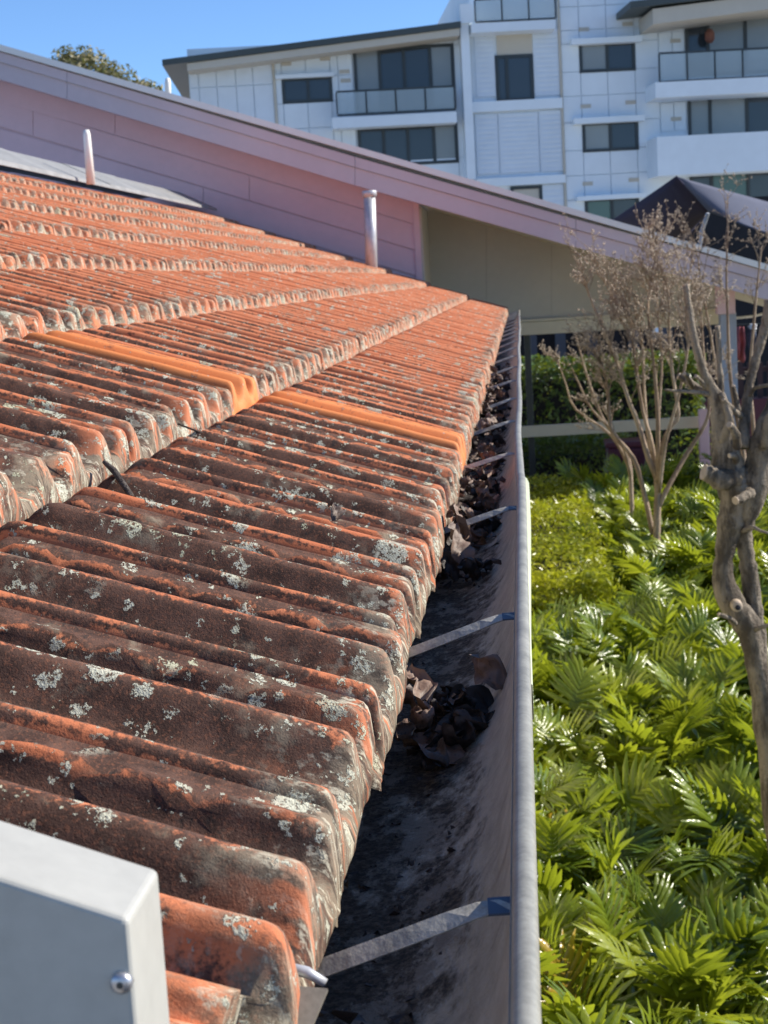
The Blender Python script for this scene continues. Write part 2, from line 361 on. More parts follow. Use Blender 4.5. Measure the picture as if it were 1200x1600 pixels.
def tile_mesh(name, seed, hi=True, mat=None, ribs=False):
    rng = np.random.default_rng(seed)
    prof = np.vstack([RIBS, PROF[PROF[:,0] > -.0125]]) if ribs else PROF
    vc, hc = prof[:,0].copy(), prof[:,1]
    if ribs: vc = vc + .032*np.clip((.085-vc)/.075, 0, 1)
    if not hi:
        keep = [0, 8, 9, 11, 14, 16, 18, 20, 22, 24, 27, 29, 31, 33, 35, 37, 40, 42]; vc, hc = vc[keep], hc[keep]
    zb = -0.0195
    us = [('f', .003, 0), ('f', 0, .12), ('f', -.0012, .45), ('n', 0.0, .0070), ('n', .0012, .0031), ('n', .0035, .0009), ('n', .0078, .0001)]
    if not hi: us = [us[0], us[2], us[3], us[5]]
    body = list(np.arange(.026, .300, .0125 if hi else .09)) + [.302, .312, .320, .327, .333, .345, .398]
    if not hi: body = [.026, .15, .30, .315, .330, .345, .398]
    rows = us + [('b', u, 0) for u in body]
    fade = lambda u: float(np.interp(u, [.300,.308,.316,.323,.330,.338], [1,.97,.82,.48,.14,0]))
    ph = rng.uniform(0, .05); per = rng.uniform(.048, .060)
    verts = []; wear = []; nose = []; groove = []
    a1, a2, p1, p2 = rng.uniform(.0002,.0005), rng.uniform(.0001,.0004), *rng.uniform(0, 6.28, 2)
    chips = [(rng.uniform(.0,.19), rng.uniform(.003,.008)) for _ in range(3)]
    for typ, u, q in rows:
        for v, h in zip(vc, hc):
            hh = h
            vv = v
            if typ == 'b':
                if h > -.004: hh = h*fade(u) if u > .29 else h
                if .163 < v < .1805:                  # stepped interlock lip
                    t = ((u + (v-.17)*1.6 - ph) % per)/per
                    notch = max(0, 1-abs(t-.5)/.17)
                    hh -= .0085*min(1, notch*2.2)*fade(u)*(1-abs(v-.1715)/.0085 if abs(v-.1715) < .0085 else 0)
                hh += a1*math.sin(u*31+p1+v*20) + a2*math.sin(u*73+p2)
                z = hh; uu = u
            elif typ == 'n':
                T = hh-zb; z = hh-min(q, .45*T); uu = u
            else:
                T = hh-zb; z = zb+q*T; uu = u
            if typ != 'b':
                for cv, cr in chips:
                    if abs(v-cv) < cr and typ == 'n': uu += .0022*(1-abs(v-cv)/cr)
                uu += .0004*math.sin(v*140+p1)
            if typ != 'b': uu -= max(0, .033-z)*.36
            elif u < .06 and h < .03: uu -= max(0, .033-z)*.36*max(0, 1-u/.06)
            if ribs and v < .019:
                uu = max(uu, .002) + .006 + (.018-v)*.28 if u < .06 else uu
                if typ == 'f' and q < .4: z = min(z, -.016)
            verts.append((uu, vv + .0004*math.sin(u*40+p2), z))
            crest = max(0, 1-abs(v+.0030)/.0058, 1-abs(v-.0978)/.0058, (1-abs(v-.1705)/.0038)) if h > .02 else 0
            gv = 0.0
            if typ == 'b' and .164 < v < .1752 and u < .3: gv = min(1, notch*1.8)
            if typ == 'b' and .1752 < v < .1885: gv = .75
            if v > .1925 or -.010 < v < -.0075: gv = max(gv, .8 if typ == 'b' else .5)
            groove.append(gv)
            w = crest**.6*.9 if crest > 0 else 0
            if typ == 'n' and h > .012: w = max(w, .75)
            if typ == 'f' and h > .02: w = max(w, .35)
            if v < (.0255 if ribs else -.0085) and (typ == 'b' or ribs): w = max(w, .62 if ribs and v > .012 else 1.0); groove[-1] = 0
            if ribs and abs(v-.0285) < .0058: w = 1.0              # interlock side: sheltered, clean
            wear.append(w); nose.append(1.0 if typ in 'fn' else max(0, 1-(u-.013)/.04)*.6 if u < .053 else 0)
    nv = len(vc); faces = []
    for i in range(len(rows)-1):
        for j in range(nv-1):
            a = i*nv+j; faces.append((a, a+nv, a+nv+1, a+1))
    me = bpy.data.meshes.new(name)
    ct, st = math.cos(TILT), math.sin(TILT)
    me.from_pydata([(-u*ct + z*st, v, u*st + z*ct) for u, v, z in verts], [], faces); me.update()
    me.polygons.foreach_set('use_smooth', [True]*len(me.polygons))
    for nm, dat in (('wear', wear), ('nose', nose), ('groove', groove)):
        at_ = me.attributes.new(nm, 'FLOAT', 'POINT'); at_.data.foreach_set('value', dat)
    me.materials.append(mat or MT_tile)
    return me
house = thing('tiled_house', 'low house under a weathered orange terracotta tile roof with lichen, beside the gutter', 'house', (0,0,0))
tiles = []
for k in range(NCOURSE):
    y0 = 0.5535 if k % 2 == 0 else 1.434 - 4*PITCH - 0.0
    n = 0
    while y0 + n*PITCH + .19 < Y_END + .05:
        yy = y0 + n*PITCH; n += 1
        if yy < 0.5: continue
        cx, cz = -.105-DX*k, -.258+DZ*k
        o = Vector((cx - CREST*math.sin(TILT), yy, cz - CREST*math.cos(TILT) + H0))
        q = project((cx-.16, yy+.1, cz+.05+H0))
        inview = -120 < q[0] < 1250 and -50 < q[1] < 1800
        w = ray(0, 0)
        size = (.345*.2)/max(.3, yy)**2.2
        tiles.append((0 if inview else 1, -size, k, n, o, yy))
tiles.sort(key=lambda t: (t[0], t[1]))
hi_meshes = [tile_mesh('tile', s, True) for s in range(6)]
end_mesh = tile_mesh('tile', 77, True, None, True)
new_mesh = tile_mesh('tile', 31, True, MT_new)
lo_mesh = tile_mesh('tile_low', 3, False)
rest_v, rest_f, rest_w, rest_n, rest_g = [], [], [], [], []
lv = np.array([v.co[:] for v in lo_mesh.vertices]); lf = [tuple(p.vertices) for p in lo_mesh.polygons]
lw = [d.value for d in lo_mesh.attributes['wear'].data]; ln = [d.value for d in lo_mesh.attributes['nose'].data]; lg = [d.value for d in lo_mesh.attributes['groove'].data]
def is_new(k, yy): return (k == 1 and abs(yy-2.28) < .1) or (k == 0 and abs(yy-2.285) < .1)
count = 0
for off, _, k, n, o, yy in tiles:
    if off == 0 and count < 299:
        count += 1
        new = is_new(k, yy)
        t = obj('tile', new_mesh if new else (end_mesh if n == 1 and k == 0 else random.choice(hi_meshes)), house)
        t.location = o + Vector((random.uniform(-.003,.003), random.uniform(-.0012,.0012), random.uniform(-.0005,.0025)))
        if new: t.location.z += .003
        t.rotation_euler = (random.gauss(0,.004), random.gauss(0,.004), random.gauss(0,.004))
        if new: t['label'] = 'clean bright orange replacement tile'
    else:
        b = len(rest_v); rest_v.extend((lv + np.array(o) + RNG.normal(0, .0012, 3)).tolist()); rest_f.extend([tuple(i+b for i in f) for f in lf])
        rest_w += lw; rest_n += ln; rest_g += lg
me = bpy.data.meshes.new('roof_tiles'); me.from_pydata(rest_v, [], rest_f); me.update()
me.polygons.foreach_set('use_smooth', [True]*len(me.polygons)); me.materials.append(MT_tile)
for nm, dat in (('wear', rest_w), ('nose', rest_n), ('groove', rest_g)):
    a_ = me.attributes.new(nm, 'FLOAT', 'POINT'); a_.data.foreach_set('value', dat)
tag(obj('roof_tiles', me, house), kind='stuff')
# underlay below the tiles
b = MB(); sx, sz = -.13, -.258-.058+H0
b.prism([(sx, .60, sz), (sx-2.55, .60, sz+2.55*.3755), (sx-2.55, Y_END, sz+2.55*.3755), (sx, Y_END, sz)], (0, 0, -.015)); b.build('underlay', MT_dark, house)
b = MB(); b.box((-.185, .50, H0-.50), (-.163, Y_END, H0-.318)); b.build('fascia', MT_white, house)
b = MB(); b.box((-.62, .50, H0-.50), (-.187, Y_END, H0-.485)); b.build('soffit', MT_white, house)
b = MB(); b.box((-5.4, .56, 0), (-.62, Y_END-.05, H0-.33)); b.build('wall', MT_cream, house)
# back slope beyond the ridge, sheet metal
b = MB(); rx, rz = -2.76, H0+.795
b.prism([(rx-.35, .6, rz-.02), (rx-2.8, .6, rz-.9), (rx-2.8, Y_END, rz-.9), (rx-.35, Y_END, rz-.02)], (0,0,-.03)); b.build('back_roof', MT_sheet, house)
# zinc ridge flashing with turned-down lip
for i, (ya, yb) in enumerate(((4.2, 6.6), (6.59, 8.6), (8.59, 9.75), (9.74, 11.0), (10.99, 13.2))):
    b = MB(); o = .004*(i % 2)
    sec = [(-2.545, H0+.686), (-2.551, H0+.708+o), (-2.85, H0+.858+o), (-2.91, H0+.866+o), (-3.2, H0+.835+o), (-3.2, H0+.825+o), (-2.91, H0+.858+o), (-2.847, H0+.850+o), (-2.556, H0+.700+o), (-2.551, H0+.686)]
    b.prism([(x, ya, z) for x, z in sec], (0, yb-ya, 0)); b.build('ridge_flashing', MT_sheet, house)
# vent pipes standing on the roof
pb = at(580, 417, 12.45); pt = at(577, 299, 12.45)
v = MB(); v.tube([pb-Vector((0,0,.15)), pt], .048, 16); vp = v.build('vent_pipe', MT_galv, house, True)
v = MB(); v.tube([pt-Vector((0,0,.045)), pt-Vector((0,0,.005)), pt+Vector((0,0,.006))], [.056,.060,.054], 16); v.build('collar', MT_galv, vp, True)
vp['label'] = 'grey vent pipe with wider collar near the wall'
pb = at(141, 274, 9.0); pt = at(135, 203, 9.0)
v = MB(); v.tube([pb-Vector((0,0,.05)), pb+(pt-pb)*.9, pt], [.026,.021,.015], 14); vp = v.build('vent_pipe', MT_white, house, True)
vp['label'] = 'slim white pipe standing on the ridge flashing'
# verge capping (near left corner)
b = MB()
Yf, Yb = .452, .494
pts = [(-.1315, -.1945), (-.55, -.0445), (-.55, -.25), (-.1315, -.45)]
b.prism([(x, Yf, z+H0) for x, z in pts], (0, Yb-Yf, 0)); cap_o = bevel(b.build('verge_capping', MT_cap, house), .0022, 3)
sp = at(190, 1535, Yf-.0005)
s = MB(); s.tube([sp+Vector((0,.002,0)), sp+Vector((0,-.0012,0)), sp+Vector((0,-.0022,0))], [.0036,.0036,.0022], 14); so_ = s.build('screw', MT_screw, cap_o, True)
s = MB(); s.tube([sp+Vector((0,-.0018,0)), sp+Vector((0,-.0027,0))], [.0012,.0011], 8); s.build('screw_recess', MT_frame, cap_o)
# bent flashing under the end tile
b = MB(); fl_ = [(-.20,.590,-.275),(-.092,.600,-.290),(-.101,.578,-.306),(-.20,.552,-.302)]
b.prism([(x,y,z+H0) for x,y,z in fl_], (0,.001,-.0018)); b.build('verge_flashing', paint('mottled_flashing', (0.15,0.135,0.115), 0.8, 0.2, 40, dirt=0.6), house)
b = MB(); b.tube([(-.118,.611,H0-.284),(-.102,.610,H0-.2875),(-.094,.608,H0-.2915)], [.0026,.0026,.0020], 10); b.build('flashing_lip', MT_galv, house, True)

# ------------------------------------------------------------------ gutter
def sway(y):
    return (.004*math.sin(y*1.7+.4) + .006*math.sin(y*.83+1.0) + (-.006 if y > 2.12 else 0) + .004*math.sin(y*4.1))*min(1, max(0, (y-1.2)/1.5))*.32*min(1, 5/max(y,.1))
def floor_z(x): return float(np.interp(x, [-.135,-.110,-.083,-.063,-.047,-.035,-.026,-.020], [-.3635,-.3635,-.3605,-.354,-.345,-.333,-.319,-.304]))
def sag(y): return (.003*math.sin(y*1.3) + .004*math.sin(y*.7+2))*min(1, max(0, (y-1.2)/1.5))
gut = thing('roof_gutter', 'long grey metal roof gutter full of dead leaves under the tile edge', 'gutter', (0,0,H0-.3))
def sweep(sec, ya, yb, step, closed, name, mat):
    b = MB(); ys = list(np.arange(ya, yb, step)) + [yb]; n = len(sec)
    for y in ys:
        for x, z in sec: b.v.append((x + sway(y)*max(0, min(1, (x+.16)/.12)), y, z + sag(y) + .3))
    for i in range(len(ys)-1):
        for j in range(n if closed else n-1):
            a = i*n+j; c = i*n+(j+1) % n; b.f.append((a, c, c+n, a+n))
    return b.build(name, mat, gut, True)
inner = [(-.0155,-.276),(-.0165,-.290),(-.0200,-.304),(-.0260,-.319),(-.0350,-.333),(-.047,-.345),(-.063,-.354),(-.083,-.3605),(-.110,-.3635),(-.135,-.3635),(-.152,-.361),(-.158,-.350),(-.159,-.315)]
outer = [(x, z) for x, z in inner[::-1]]
outer = [(-.1605,-.315),(-.1600,-.352),(-.153,-.3645),(-.135,-.3665),(-.083,-.3635),(-.061,-.357),(-.0445,-.348),(-.032,-.335),(-.0225,-.320),(-.0150,-.304),(-.0095,-.290),(-.0085,-.281)]
sweep(inner+outer, .18, Y_END-.1, .06, True, 'trough', MT_trough)
bead = [(-.0090+.0058*math.cos(a), -.2735+.0058*math.sin(a)) for a in np.linspace(0, 2*math.pi, 17)[:-1]]
sweep(bead, .18, Y_END-.1, .05, True, 'bead', MT_bead)
b = MB(); ys_ = list(np.linspace(1.02, 2.10, 24))
for y in ys_:
    g_ = .0036*min(1, max(0, y-1.25)/.6) if y < 2.06 else .0036*(1-(y-2.06)/.06)
    for xx, zz in ((-.0045,-.2735),(-.0025+g_,-.276),(-.0025+g_,-.300),(-.010,-.302)): b.v.append((xx+sway(y), y, zz+.3+sag(y)))
for i in range(len(ys_)-1):
    for j in range(3): a = i*4+j; b.f.append((a, a+1, a+5, a+4))
b.build('lap_cover', paint('face_reflection_tint', (0.50, 0.54, 0.36), 0.5), gut)  # added strip for the gutter's outer face, garden reflection in its colour
def strap_mesh():
    b = MB(); path = [(-.0125,-.2818),(-.022,-.2818),(-.031,-.2832),(-.045,-.2875),(-.070,-.2955),(-.105,-.3065),(-.165,-.326)]
    tw = [.15,.25,.5,.75,.85,.9,.9]; hw, th = .0045, .0008
    for (x, z), t in zip(path, tw):
        w = Vector((0, math.cos(t), math.sin(t)*1.0)); nn = Vector((.25, -math.sin(t), math.cos(t))).normalized()
        c = Vector((x, 0, z+.3))
        for sgn, q in ((-1,1),(1,1),(1,-1),(-1,-1)): b.v.append(tuple(c + w*hw*sgn + nn*th*q))
    for i in range(len(path)-1):
        for j in range(4):
            a = i*4+j; c = i*4+(j+1) % 4; b.f.append((a, c, c+4, a+4))
    b.f += [(0,1,2,3), tuple(len(b.v)-4+i for i in (3,2,1,0))]
    return b.mesh('strap', MT_strap)
sm = strap_mesh()
b = MB(); b.prism([(-.0135,-.0062,.0166),(-.0255,-.0062,.0166),(-.0255,.0062,.0192),(-.0135,.0062,.0192)], (0,0,.0012)); bead_shadow_me = b.mesh('clip', paint('blue_bead_shadow', (0.06, 0.085, 0.125), 0.5))  # dark blue plate painted as the bead's shadow on the strap
for i in range(22):
    y = .664 + .6*i
    if y > Y_END-.2: break
    s = obj('strap', sm, gut); s.location = (sway(y)*.9, y, sag(y)); s.rotation_euler = (0, random.gauss(0,.02), random.gauss(0,.03))
    if i < 3: obj('clip', bead_shadow_me, s)  # plate standing for the bead's shadow, near straps only

# dead leaves in the gutter and on the tiles
def leaf_mesh(seed):
    rng = np.random.default_rng(seed); b = MB(); nu, nv = 12, 8
    L, W = rng.uniform(.040,.056), rng.uniform(.024,.036)
    curl, bend, tw = rng.uniform(1.2,3.4), rng.uniform(-1.6,2.6), rng.uniform(-1.2,1.2)
    ph = rng.uniform(0, 6.28, 6); am = rng.uniform(.0012,.0035, 3)
    for i in range(nu+1):
        t = i/nu; w = W*.5*(math.sin(math.pi*min(1, t**.8*.97+.015))**.75) + .0006
        for j in range(nv+1):
            s = j/nv*2-1
            a = s*curl*.5*(.6+.4*t); r = w/max(.3, curl*.5)
            x = r*math.sin(a)*1.0; z = r*(1-math.cos(a))
            y = (t-.5)*L
            z += am[0]*math.sin(9*t+4*s+ph[0]) + am[1]*math.sin(14*s+5*t+ph[1])*abs(s) + am[2]*.6*math.sin(21*t-6*s+ph[2])
            x += am[1]*math.sin(11*t+ph[3])
            ang = bend*(t-.5); y2 = y*math.cos(ang)-z*math.sin(ang); z2 = y*math.sin(ang)*.8+z*math.cos(ang)
            aa = tw*(t-.5); b.v.append((x*math.cos(aa)-z2*math.sin(aa), y2, x*math.sin(aa)+z2*math.cos(aa)))
    for i in range(nu):
        for j in range(nv):
            a = i*(nv+1)+j; b.f.append((a, a+1, a+nv+2, a+nv+1))
    return b.mesh('dead_leaf', MT_dead, True)
leafs = [leaf_mesh(50+i) for i in range(10)]
dleafs = []
for l_ in leafs:
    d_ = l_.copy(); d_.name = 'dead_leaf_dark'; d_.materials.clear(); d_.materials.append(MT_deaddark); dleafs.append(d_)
def put_leaf(x, y, z, label, sc=1.0, rot=None, kind=None, tilt=.9, dark=False):
    o = obj('dead_leaf', (dleafs if dark else leafs)[random.randrange(10) if kind is None else kind])
    o.location = (x, y, H0+max(z, floor_z(x)+.007)); o.scale = (sc,)*3
    o.rotation_euler = rot or (random.uniform(-tilt,tilt), random.uniform(-tilt,tilt), random.uniform(0,6.28))
    return tag(o, label, 'dead leaf', 'dead leaves lying in the gutter')
L_near = 'curled brown dead leaf in the nearest leaf pile on the gutter floor'
for x, y, z, sc, rot, lab in (
    (-.092,.985,-.318,1.15,(.5,.3,.6),'pale curled dead leaf pressed against the tile edge in the nearest pile'),
    (-.098,.945,-.322,.9,(.9,-.3,2.4),None), (-.090,.915,-.330,.85,(.2,.8,1.2),None), (-.103,.915,-.335,.8,(1.1,.2,.3),None),
    (-.075,.900,-.345,1.2,(.3,-.2,1.0),'flat tan dead leaf at the near foot of the nearest pile'),
    (-.052,.930,-.343,1.2,(.2,.3,2.6),None), (-.058,.965,-.338,1.25,(.4,-.4,.2),None), (-.05,.985,-.332,1.25,(.3,-.7,1.3),None),
    (-.037,1.00,-.308,1.0,(.7,-1.2,.2),'dark curled dead leaf standing against the front gutter wall'), (-.078,.955,-.345,1.2,(-.3,.3,3.5),None), (-.07,1.01,-.343,1.1,(.2,.1,5.0),None), (-.052,.955,-.345,1.1,(-.2,-.5,4.2),None),(-.06,.905,-.350,1.0,(.1,.2,2.0),None)):
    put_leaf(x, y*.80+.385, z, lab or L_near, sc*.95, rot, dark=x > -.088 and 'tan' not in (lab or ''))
for i in range(16):
    y = random.gauss(1.15, .035); x = random.uniform(-.09, -.048); put_leaf(x, y, floor_z(x)+.012+.02*random.random(), 'small dead leaf coloured dark for shade, matted into the nearest leaf pile', random.uniform(.5,.9), dark=True)
put_leaf(-.084, 1.79, -.312, 'large pale crumpled dead leaf beside the tile edge, this side of the third strap', 1.35, (.8,.4,.7))
put_leaf(-.084, 1.86, -.298, 'pale folded dead leaf under the third strap from the front', 1.2, (1.2,-.3,1.7))
L_mid = 'dark dead leaf in the long leaf heap across the gutter'
for i in range(46):
    y = random.uniform(1.74, 2.5); x = random.uniform(-.135, -.05); z = -.352 + .02*random.random() + .018*max(0, (y-1.6))*min(1, abs(x+.02)*14)
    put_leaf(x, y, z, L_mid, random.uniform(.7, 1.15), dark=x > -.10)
L_lit = 'sunlit brown dead leaf heaped along the tile edge'
for i in range(95):
    y = 1.85 + 3.3*random.random()**1.15
    x = -.102 + .048*random.random(); put_leaf(x, y, -.333 + .045*random.random(), L_lit, random.uniform(.45, .9), tilt=1.5)
L_far = 'dark dead leaf lying deep in the far stretch of gutter'
for i in range(90):
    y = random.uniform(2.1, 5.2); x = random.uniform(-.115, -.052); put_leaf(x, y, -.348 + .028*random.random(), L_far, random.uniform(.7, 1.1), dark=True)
put_leaf(-.085, 1.17, -.352, 'small dark dead leaf alone on the gutter floor past the second strap', .8, (.1,.2,1))
# leaf caught on the roof
q = at(525, 803, 1.22); o = put_leaf(q.x, q.y, q.z-H0+.004, 'single dead leaf caught on the lowest tile course', .62, (.3,.5,.4)); o['group'] = 'dead leaves caught on the tiles'
# crumbs and soil in the gutter
b = MB()
def crumb(c, r):
    vs = [Vector(c)+Vector((random.gauss(0,1),random.gauss(0,1),random.gauss(0,.6))).normalized()*r*random.uniform(.5,1.2) for _ in range(6)]
    b.add(vs, [(0,1,2),(0,2,3),(0,3,4),(0,4,5),(1,2,5),(3,4,1),(2,4,5),(0,1,5)])
for i in range(900):
    y = .45 + 4*random.random()**1.3; x = random.uniform(-.15,-.055)
    zf = floor_z(x); crumb((x, y, H0+zf), random.uniform(.0012,.0042))
for i in range(130):
    crumb((random.gauss(-.108,.014), random.gauss(.615,.03), H0-.357+random.random()*.02), random.uniform(.004,.011))
for i in range(500):
    y = random.uniform(1.7, 6); xx = random.uniform(-.14,-.04); crumb((xx, y, H0+floor_z(xx)+.004+random.random()*.015), random.uniform(.004,.010))
tag(b.build('leaf_crumbs', MT_crumb), 'dark leaf crumbs and soil on the gutter floor', 'leaf litter', kind='stuff')
# two dead sticks in the course step
q0, q1 = at(163, 722, 1.485), at(205, 775, 1.425)
b = MB(); b.tube([q0, q0.lerp(q1,.4)+Vector((0,0,.004)), q1], [.0022,.0034,.003], 8); tag(b.build('twig', MT_stick, None, True), 'short thick dead twig stuck at the step between tile courses', 'twig')
q0, q1 = at(277, 662, 1.865), at(352, 705, 1.87)
b = MB(); b.tube([q0, q0.lerp(q1,.5)+Vector((0,0,.006)), q1], [.0012,.0016,.0008], 6); tag(b.build('twig', MT_stick, None, True), 'long thin dark twig lying from the second course onto the first', 'twig')

# ------------------------------------------------------------------ weatherboard building behind the roof
WY = 13.35
wb = thing('weatherboard_building', 'white building with raked weatherboards, sloping barge board and open verandah at the roof end', 'building', (0, WY, 0))
def W(px, py, Y): return at(px, py, Y) - Vector((0, WY, 0))
BY = 12.85
def slab(pix, Y, depth, name, mat, parent=wb, bev=0):
    b = MB(); b.prism([W(x, y, Y) for x, y in pix], (0, depth, 0)); o = b.build(name, mat, parent)
    if bev: bevel(o, bev, 2)
    return o
# barge: slope line in pixels
def top_edge(x): return 78 + (x+0)*(420-78)/1200 - 6*math.sin(math.pi*max(0,min(1,x/1200)))*0
def T(x): return np.interp(x, [-500, 0, 720, 1200, 1500], [-68, 78, 291, 421, 503])
def B(x): return np.interp(x, [-500, 0, 650, 1150, 1500], [-22, 124, 318, 455, 553])
xs = [-500, -120, 105, 555, 900, 1210, 1500]
slab([(-500, T(-500)-6), (1500, T(1500)-4), (1500, T(1500)+6), (-500, T(-500)+4)], BY-.06, .30, 'roof_edge', MT_white)
for i in range(len(xs)-1):
    x0, x1 = xs[i], xs[i+1]-.6
    slab([(x0, T(x0)+3), (x1, T(x1)+3), (x1, T(x1)*.6+B(x1)*.4), (x0, T(x0)*.6+B(x0)*.4)], BY-.03, .06, 'barge_board', MT_barge)
    slab([(x0, T(x0)*.58+B(x0)*.42), (x1, T(x1)*.58+B(x1)*.42), (x1, B(x1)), (x0, B(x0))], BY-.008, .04, 'barge_board', MT_barge)
# roof sheet on top (runs back) and the soffit under the overhang
def roofplane(xa, xb, ya, yb, dz0, th, name, mat):
    pa, pb2 = W(xa, T(xa), BY), W(xb, T(xb), BY); b = MB()
    pa.z += dz0; pb2.z += dz0; pa.y = pb2.y = ya-WY
    b.prism([pa, pb2, pb2+Vector((0,yb-ya,0)), pa+Vector((0,yb-ya,0))], (0,0,-th)); return b.build(name, mat, wb)
roofplane(-500, 1500, BY+.25, 16.2, -.02, .05, 'roof_sheet', MT_sheet)
def soffit(xa, xb, ya, yb, name, mat):
    pa, pb2 = W(xa, B(xa)-3, BY), W(xb, B(xb)-3, BY); b = MB(); pa.y = pb2.y = ya-WY
    b.prism([pa, pb2, pb2+Vector((0,yb-ya,0)), pa+Vector((0,yb-ya,0))], (0,0,.02)); return b.build(name, mat, wb)
soffit(-500, 652, BY+.035, WY-.002, 'eave_lining', MT_wallpaint)
soffit(652.6, 1500, BY+.035, 16.0, 'verandah_ceiling', MT_cream)
# raked weatherboards, each a plank lapping the one below
slope = (T(650)-T(0))/650
corner_x = 652
npl = 12
for i in range(npl):
    d0, d1 = 40*i, 40*(i+1)-1.3
    cuts = sorted([-520, corner_x] + ({0:[180], 1:[52, 390], 2:[318], 3:[187, 540], 4:[420], 5:[300], 6: [90]}.get(i, [260])))
    for a, c in zip(cuts[:-1], cuts[1:]):
        b = MB(); c2 = c-.7
        yt, yl = WY+.012, WY-.004
        P = [W(a, B(a)+d0-6, yt), W(c2, B(c2)+d0-6, yt), W(c2, B(c2)+d1-6, yl), W(a, B(a)+d1-6, yl)]
        if min(p.z for p in P) < -1.5 + 0: pass
        b.prism(P, (0, .014, 0)); b.build('weatherboard', MT_wallpaint, wb)
slab([(-520, -10), (corner_x, 300), (corner_x, 700), (-520, 700)], WY+.024, .10, 'back_wall', MT_wallpaint)
pc0, pc1 = W(650, 314, WY), W(656, 470, WY)
b = MB(); b.box((pc0.x-.028, -.018, pc1.z-2.0), (pc0.x+.022, .15, pc0.z)); b.build('corner_trim', MT_wallpaint, wb)
# recessed gable infill of beige sheets
IY = 14.3
gx = [652, 760, 862, 965, 1068, 1130]
for a, c in zip(gx[:-1], gx[1:]):
    slab([(a, B(a)-8), (c-.3, B(c)-8), (c-.3, 516-(c-655)*.056), (a, 516-(a-655)*.056)], IY, .03, 'infill_sheet', MT_beige)
slab([(640, 300), (1130, 445), (1130, 489), (640, 515)], IY+.04, .02, 'infill_backing', MT_dark)
b = MB(); b.box((pc0.x+.02, .0, H0-.45), (pc0.x+.04, IY-WY, H0+.62)); b.build('return_wall', MT_beige, wb)
def bar(x0, y0, x1, y1, hpx, Y, dep, name, mat, bev=.004):
    b = MB(); b.prism([W(x0,y0,Y), W(x1,y1,Y), W(x1,y1+hpx,Y), W(x0,y0+hpx,Y)], (0,dep,0)); return bevel(b.build(name, mat, wb), bev)
bar(655, 508.5, 1130, 482, 4, IY-.07, .05, 'beam_capping', MT_cream)
bar(655, 513, 1130, 486.5, 20, IY-.05, .12, 'beam', MT_cream)
bar(655, 676, 1100, 651, 17, IY-.04, .08, 'rail', MT_cream)
def post(px, wpx, y0, Y, name, mat, zlow=0.0):
    p = W(px, y0, Y); hw = wpx/FPX*Y/2; b = MB(); b.box((p.x-hw, Y-WY, zlow), (p.x+hw, Y-WY+2*hw, p.z)); return bevel(b.build(name, mat, wb), .006)
post(1138, 24, 488, 13.3, 'post', MT_post)
post(1134, 27, 436, 13.27, 'post_cap', MT_wallpaint, at(1134, 491, 13.27).z)
post(1100, 15, 640, 14.1, 'post', MT_wallpaint)
post(823, 10, 512, 14.4, 'post', MT_frame)
# white flue behind the barge, strip of the further roof
v = MB(); p0, p1 = W(263, 165, 14.6), W(262, 122, 14.6); v.tube([p0, p0.lerp(p1,.85), p1], [.03,.028,.018], 12); fl = v.build('vent_pipe', MT_white, wb, True)
fl['label'] = 'small white pipe poking up behind the barge board'
slab([(480, 209), (795, 298), (795, 306), (480, 219)], 16.3, .4, 'roof_edge', MT_wallpaint)

# things under and behind the verandah
hd = thing('shade_hedge', 'dark green leafy hedge seen through the verandah opening', 'hedge', (0, 17.6, 0))
def leafmass(n, fn, size, seed, flat=.0):
    rng = random.Random(seed); b = MB()
    for _ in range(n):
        p, nrm = fn(rng); p = Vector(p); nrm = Vector(nrm)
        t = Vector((rng.gauss(0,1), rng.gauss(0,1), rng.gauss(0,1))).cross(nrm)
        t = t.normalized() if t.length > 1e-5 else Vector((1,0,0)); s2 = nrm.cross(t).normalized()
        l = size*rng.uniform(.6,1.35); w = l*.42
        b.add([p-t*l*.5, p+s2*w*.5+nrm*w*.15, p+t*l*.5, p-s2*w*.5+nrm*w*.15], [(0,1,2,3)])
    return b
def box_shell(lo, hi, lump=.12, depth=.35):
    def fn(r):
        f = r.random(); x = r.uniform(lo[0],hi[0]); y = r.uniform(lo[1],hi[1]); z = r.uniform(lo[2],hi[2])
        dd = abs(r.gauss(0, depth*.4))
        nn = Vector((r.gauss(0,.6), r.gauss(0,.6), r.gauss(0,.6)))
        if f < .45: z = hi[2]-dd + lump*math.sin(x*5.1+1)*math.sin(y*4.3); nn += Vector((0,0,1))
        elif f < .75: y = lo[1]+dd + lump*math.sin(x*6+z*5); nn += Vector((0,-1,0))
        elif f < .88: x = hi[0]-dd + lump*math.sin(y*5+z*4); nn += Vector((1,0,0))
        else: x = lo[0]+dd; nn += Vector((-1,0,0))
        return (x, y, z), nn.normalized()
    return fn
leafmass(14000, box_shell((-1.2, -.5, .25), (2.0, .8, 2.02), .06, .3), .075, 3).build('leaves', MT_hedge, hd)
b = MB(); b.box((-1.1,-.25,0), (1.9,.7,1.8)); b.build('stems', MT_black, hd)
h2 = thing('low_shrub', 'dull green low shrub in deep shade below the verandah rail', 'shrub', (0, 15.1, 0))
leafmass(6000, box_shell((-.7, -.3, .3), (1.0, .4, 1.42), .08, .3), .06, 4).build('leaves', MT_hedge, h2)
b = MB(); b.box((-.6,-.1,0), (.9,.3,1.2)); b.build('stems', MT_black, h2)
nb = thing('dark_outbuilding', 'dark outbuilding with grey uprights behind the shade hedge', 'outbuilding', (0, 21, 0))
b = MB(); b.box((-3, 0, 0), (1.75, 3, 3.2)); b.build('wall', MT_black, nb)
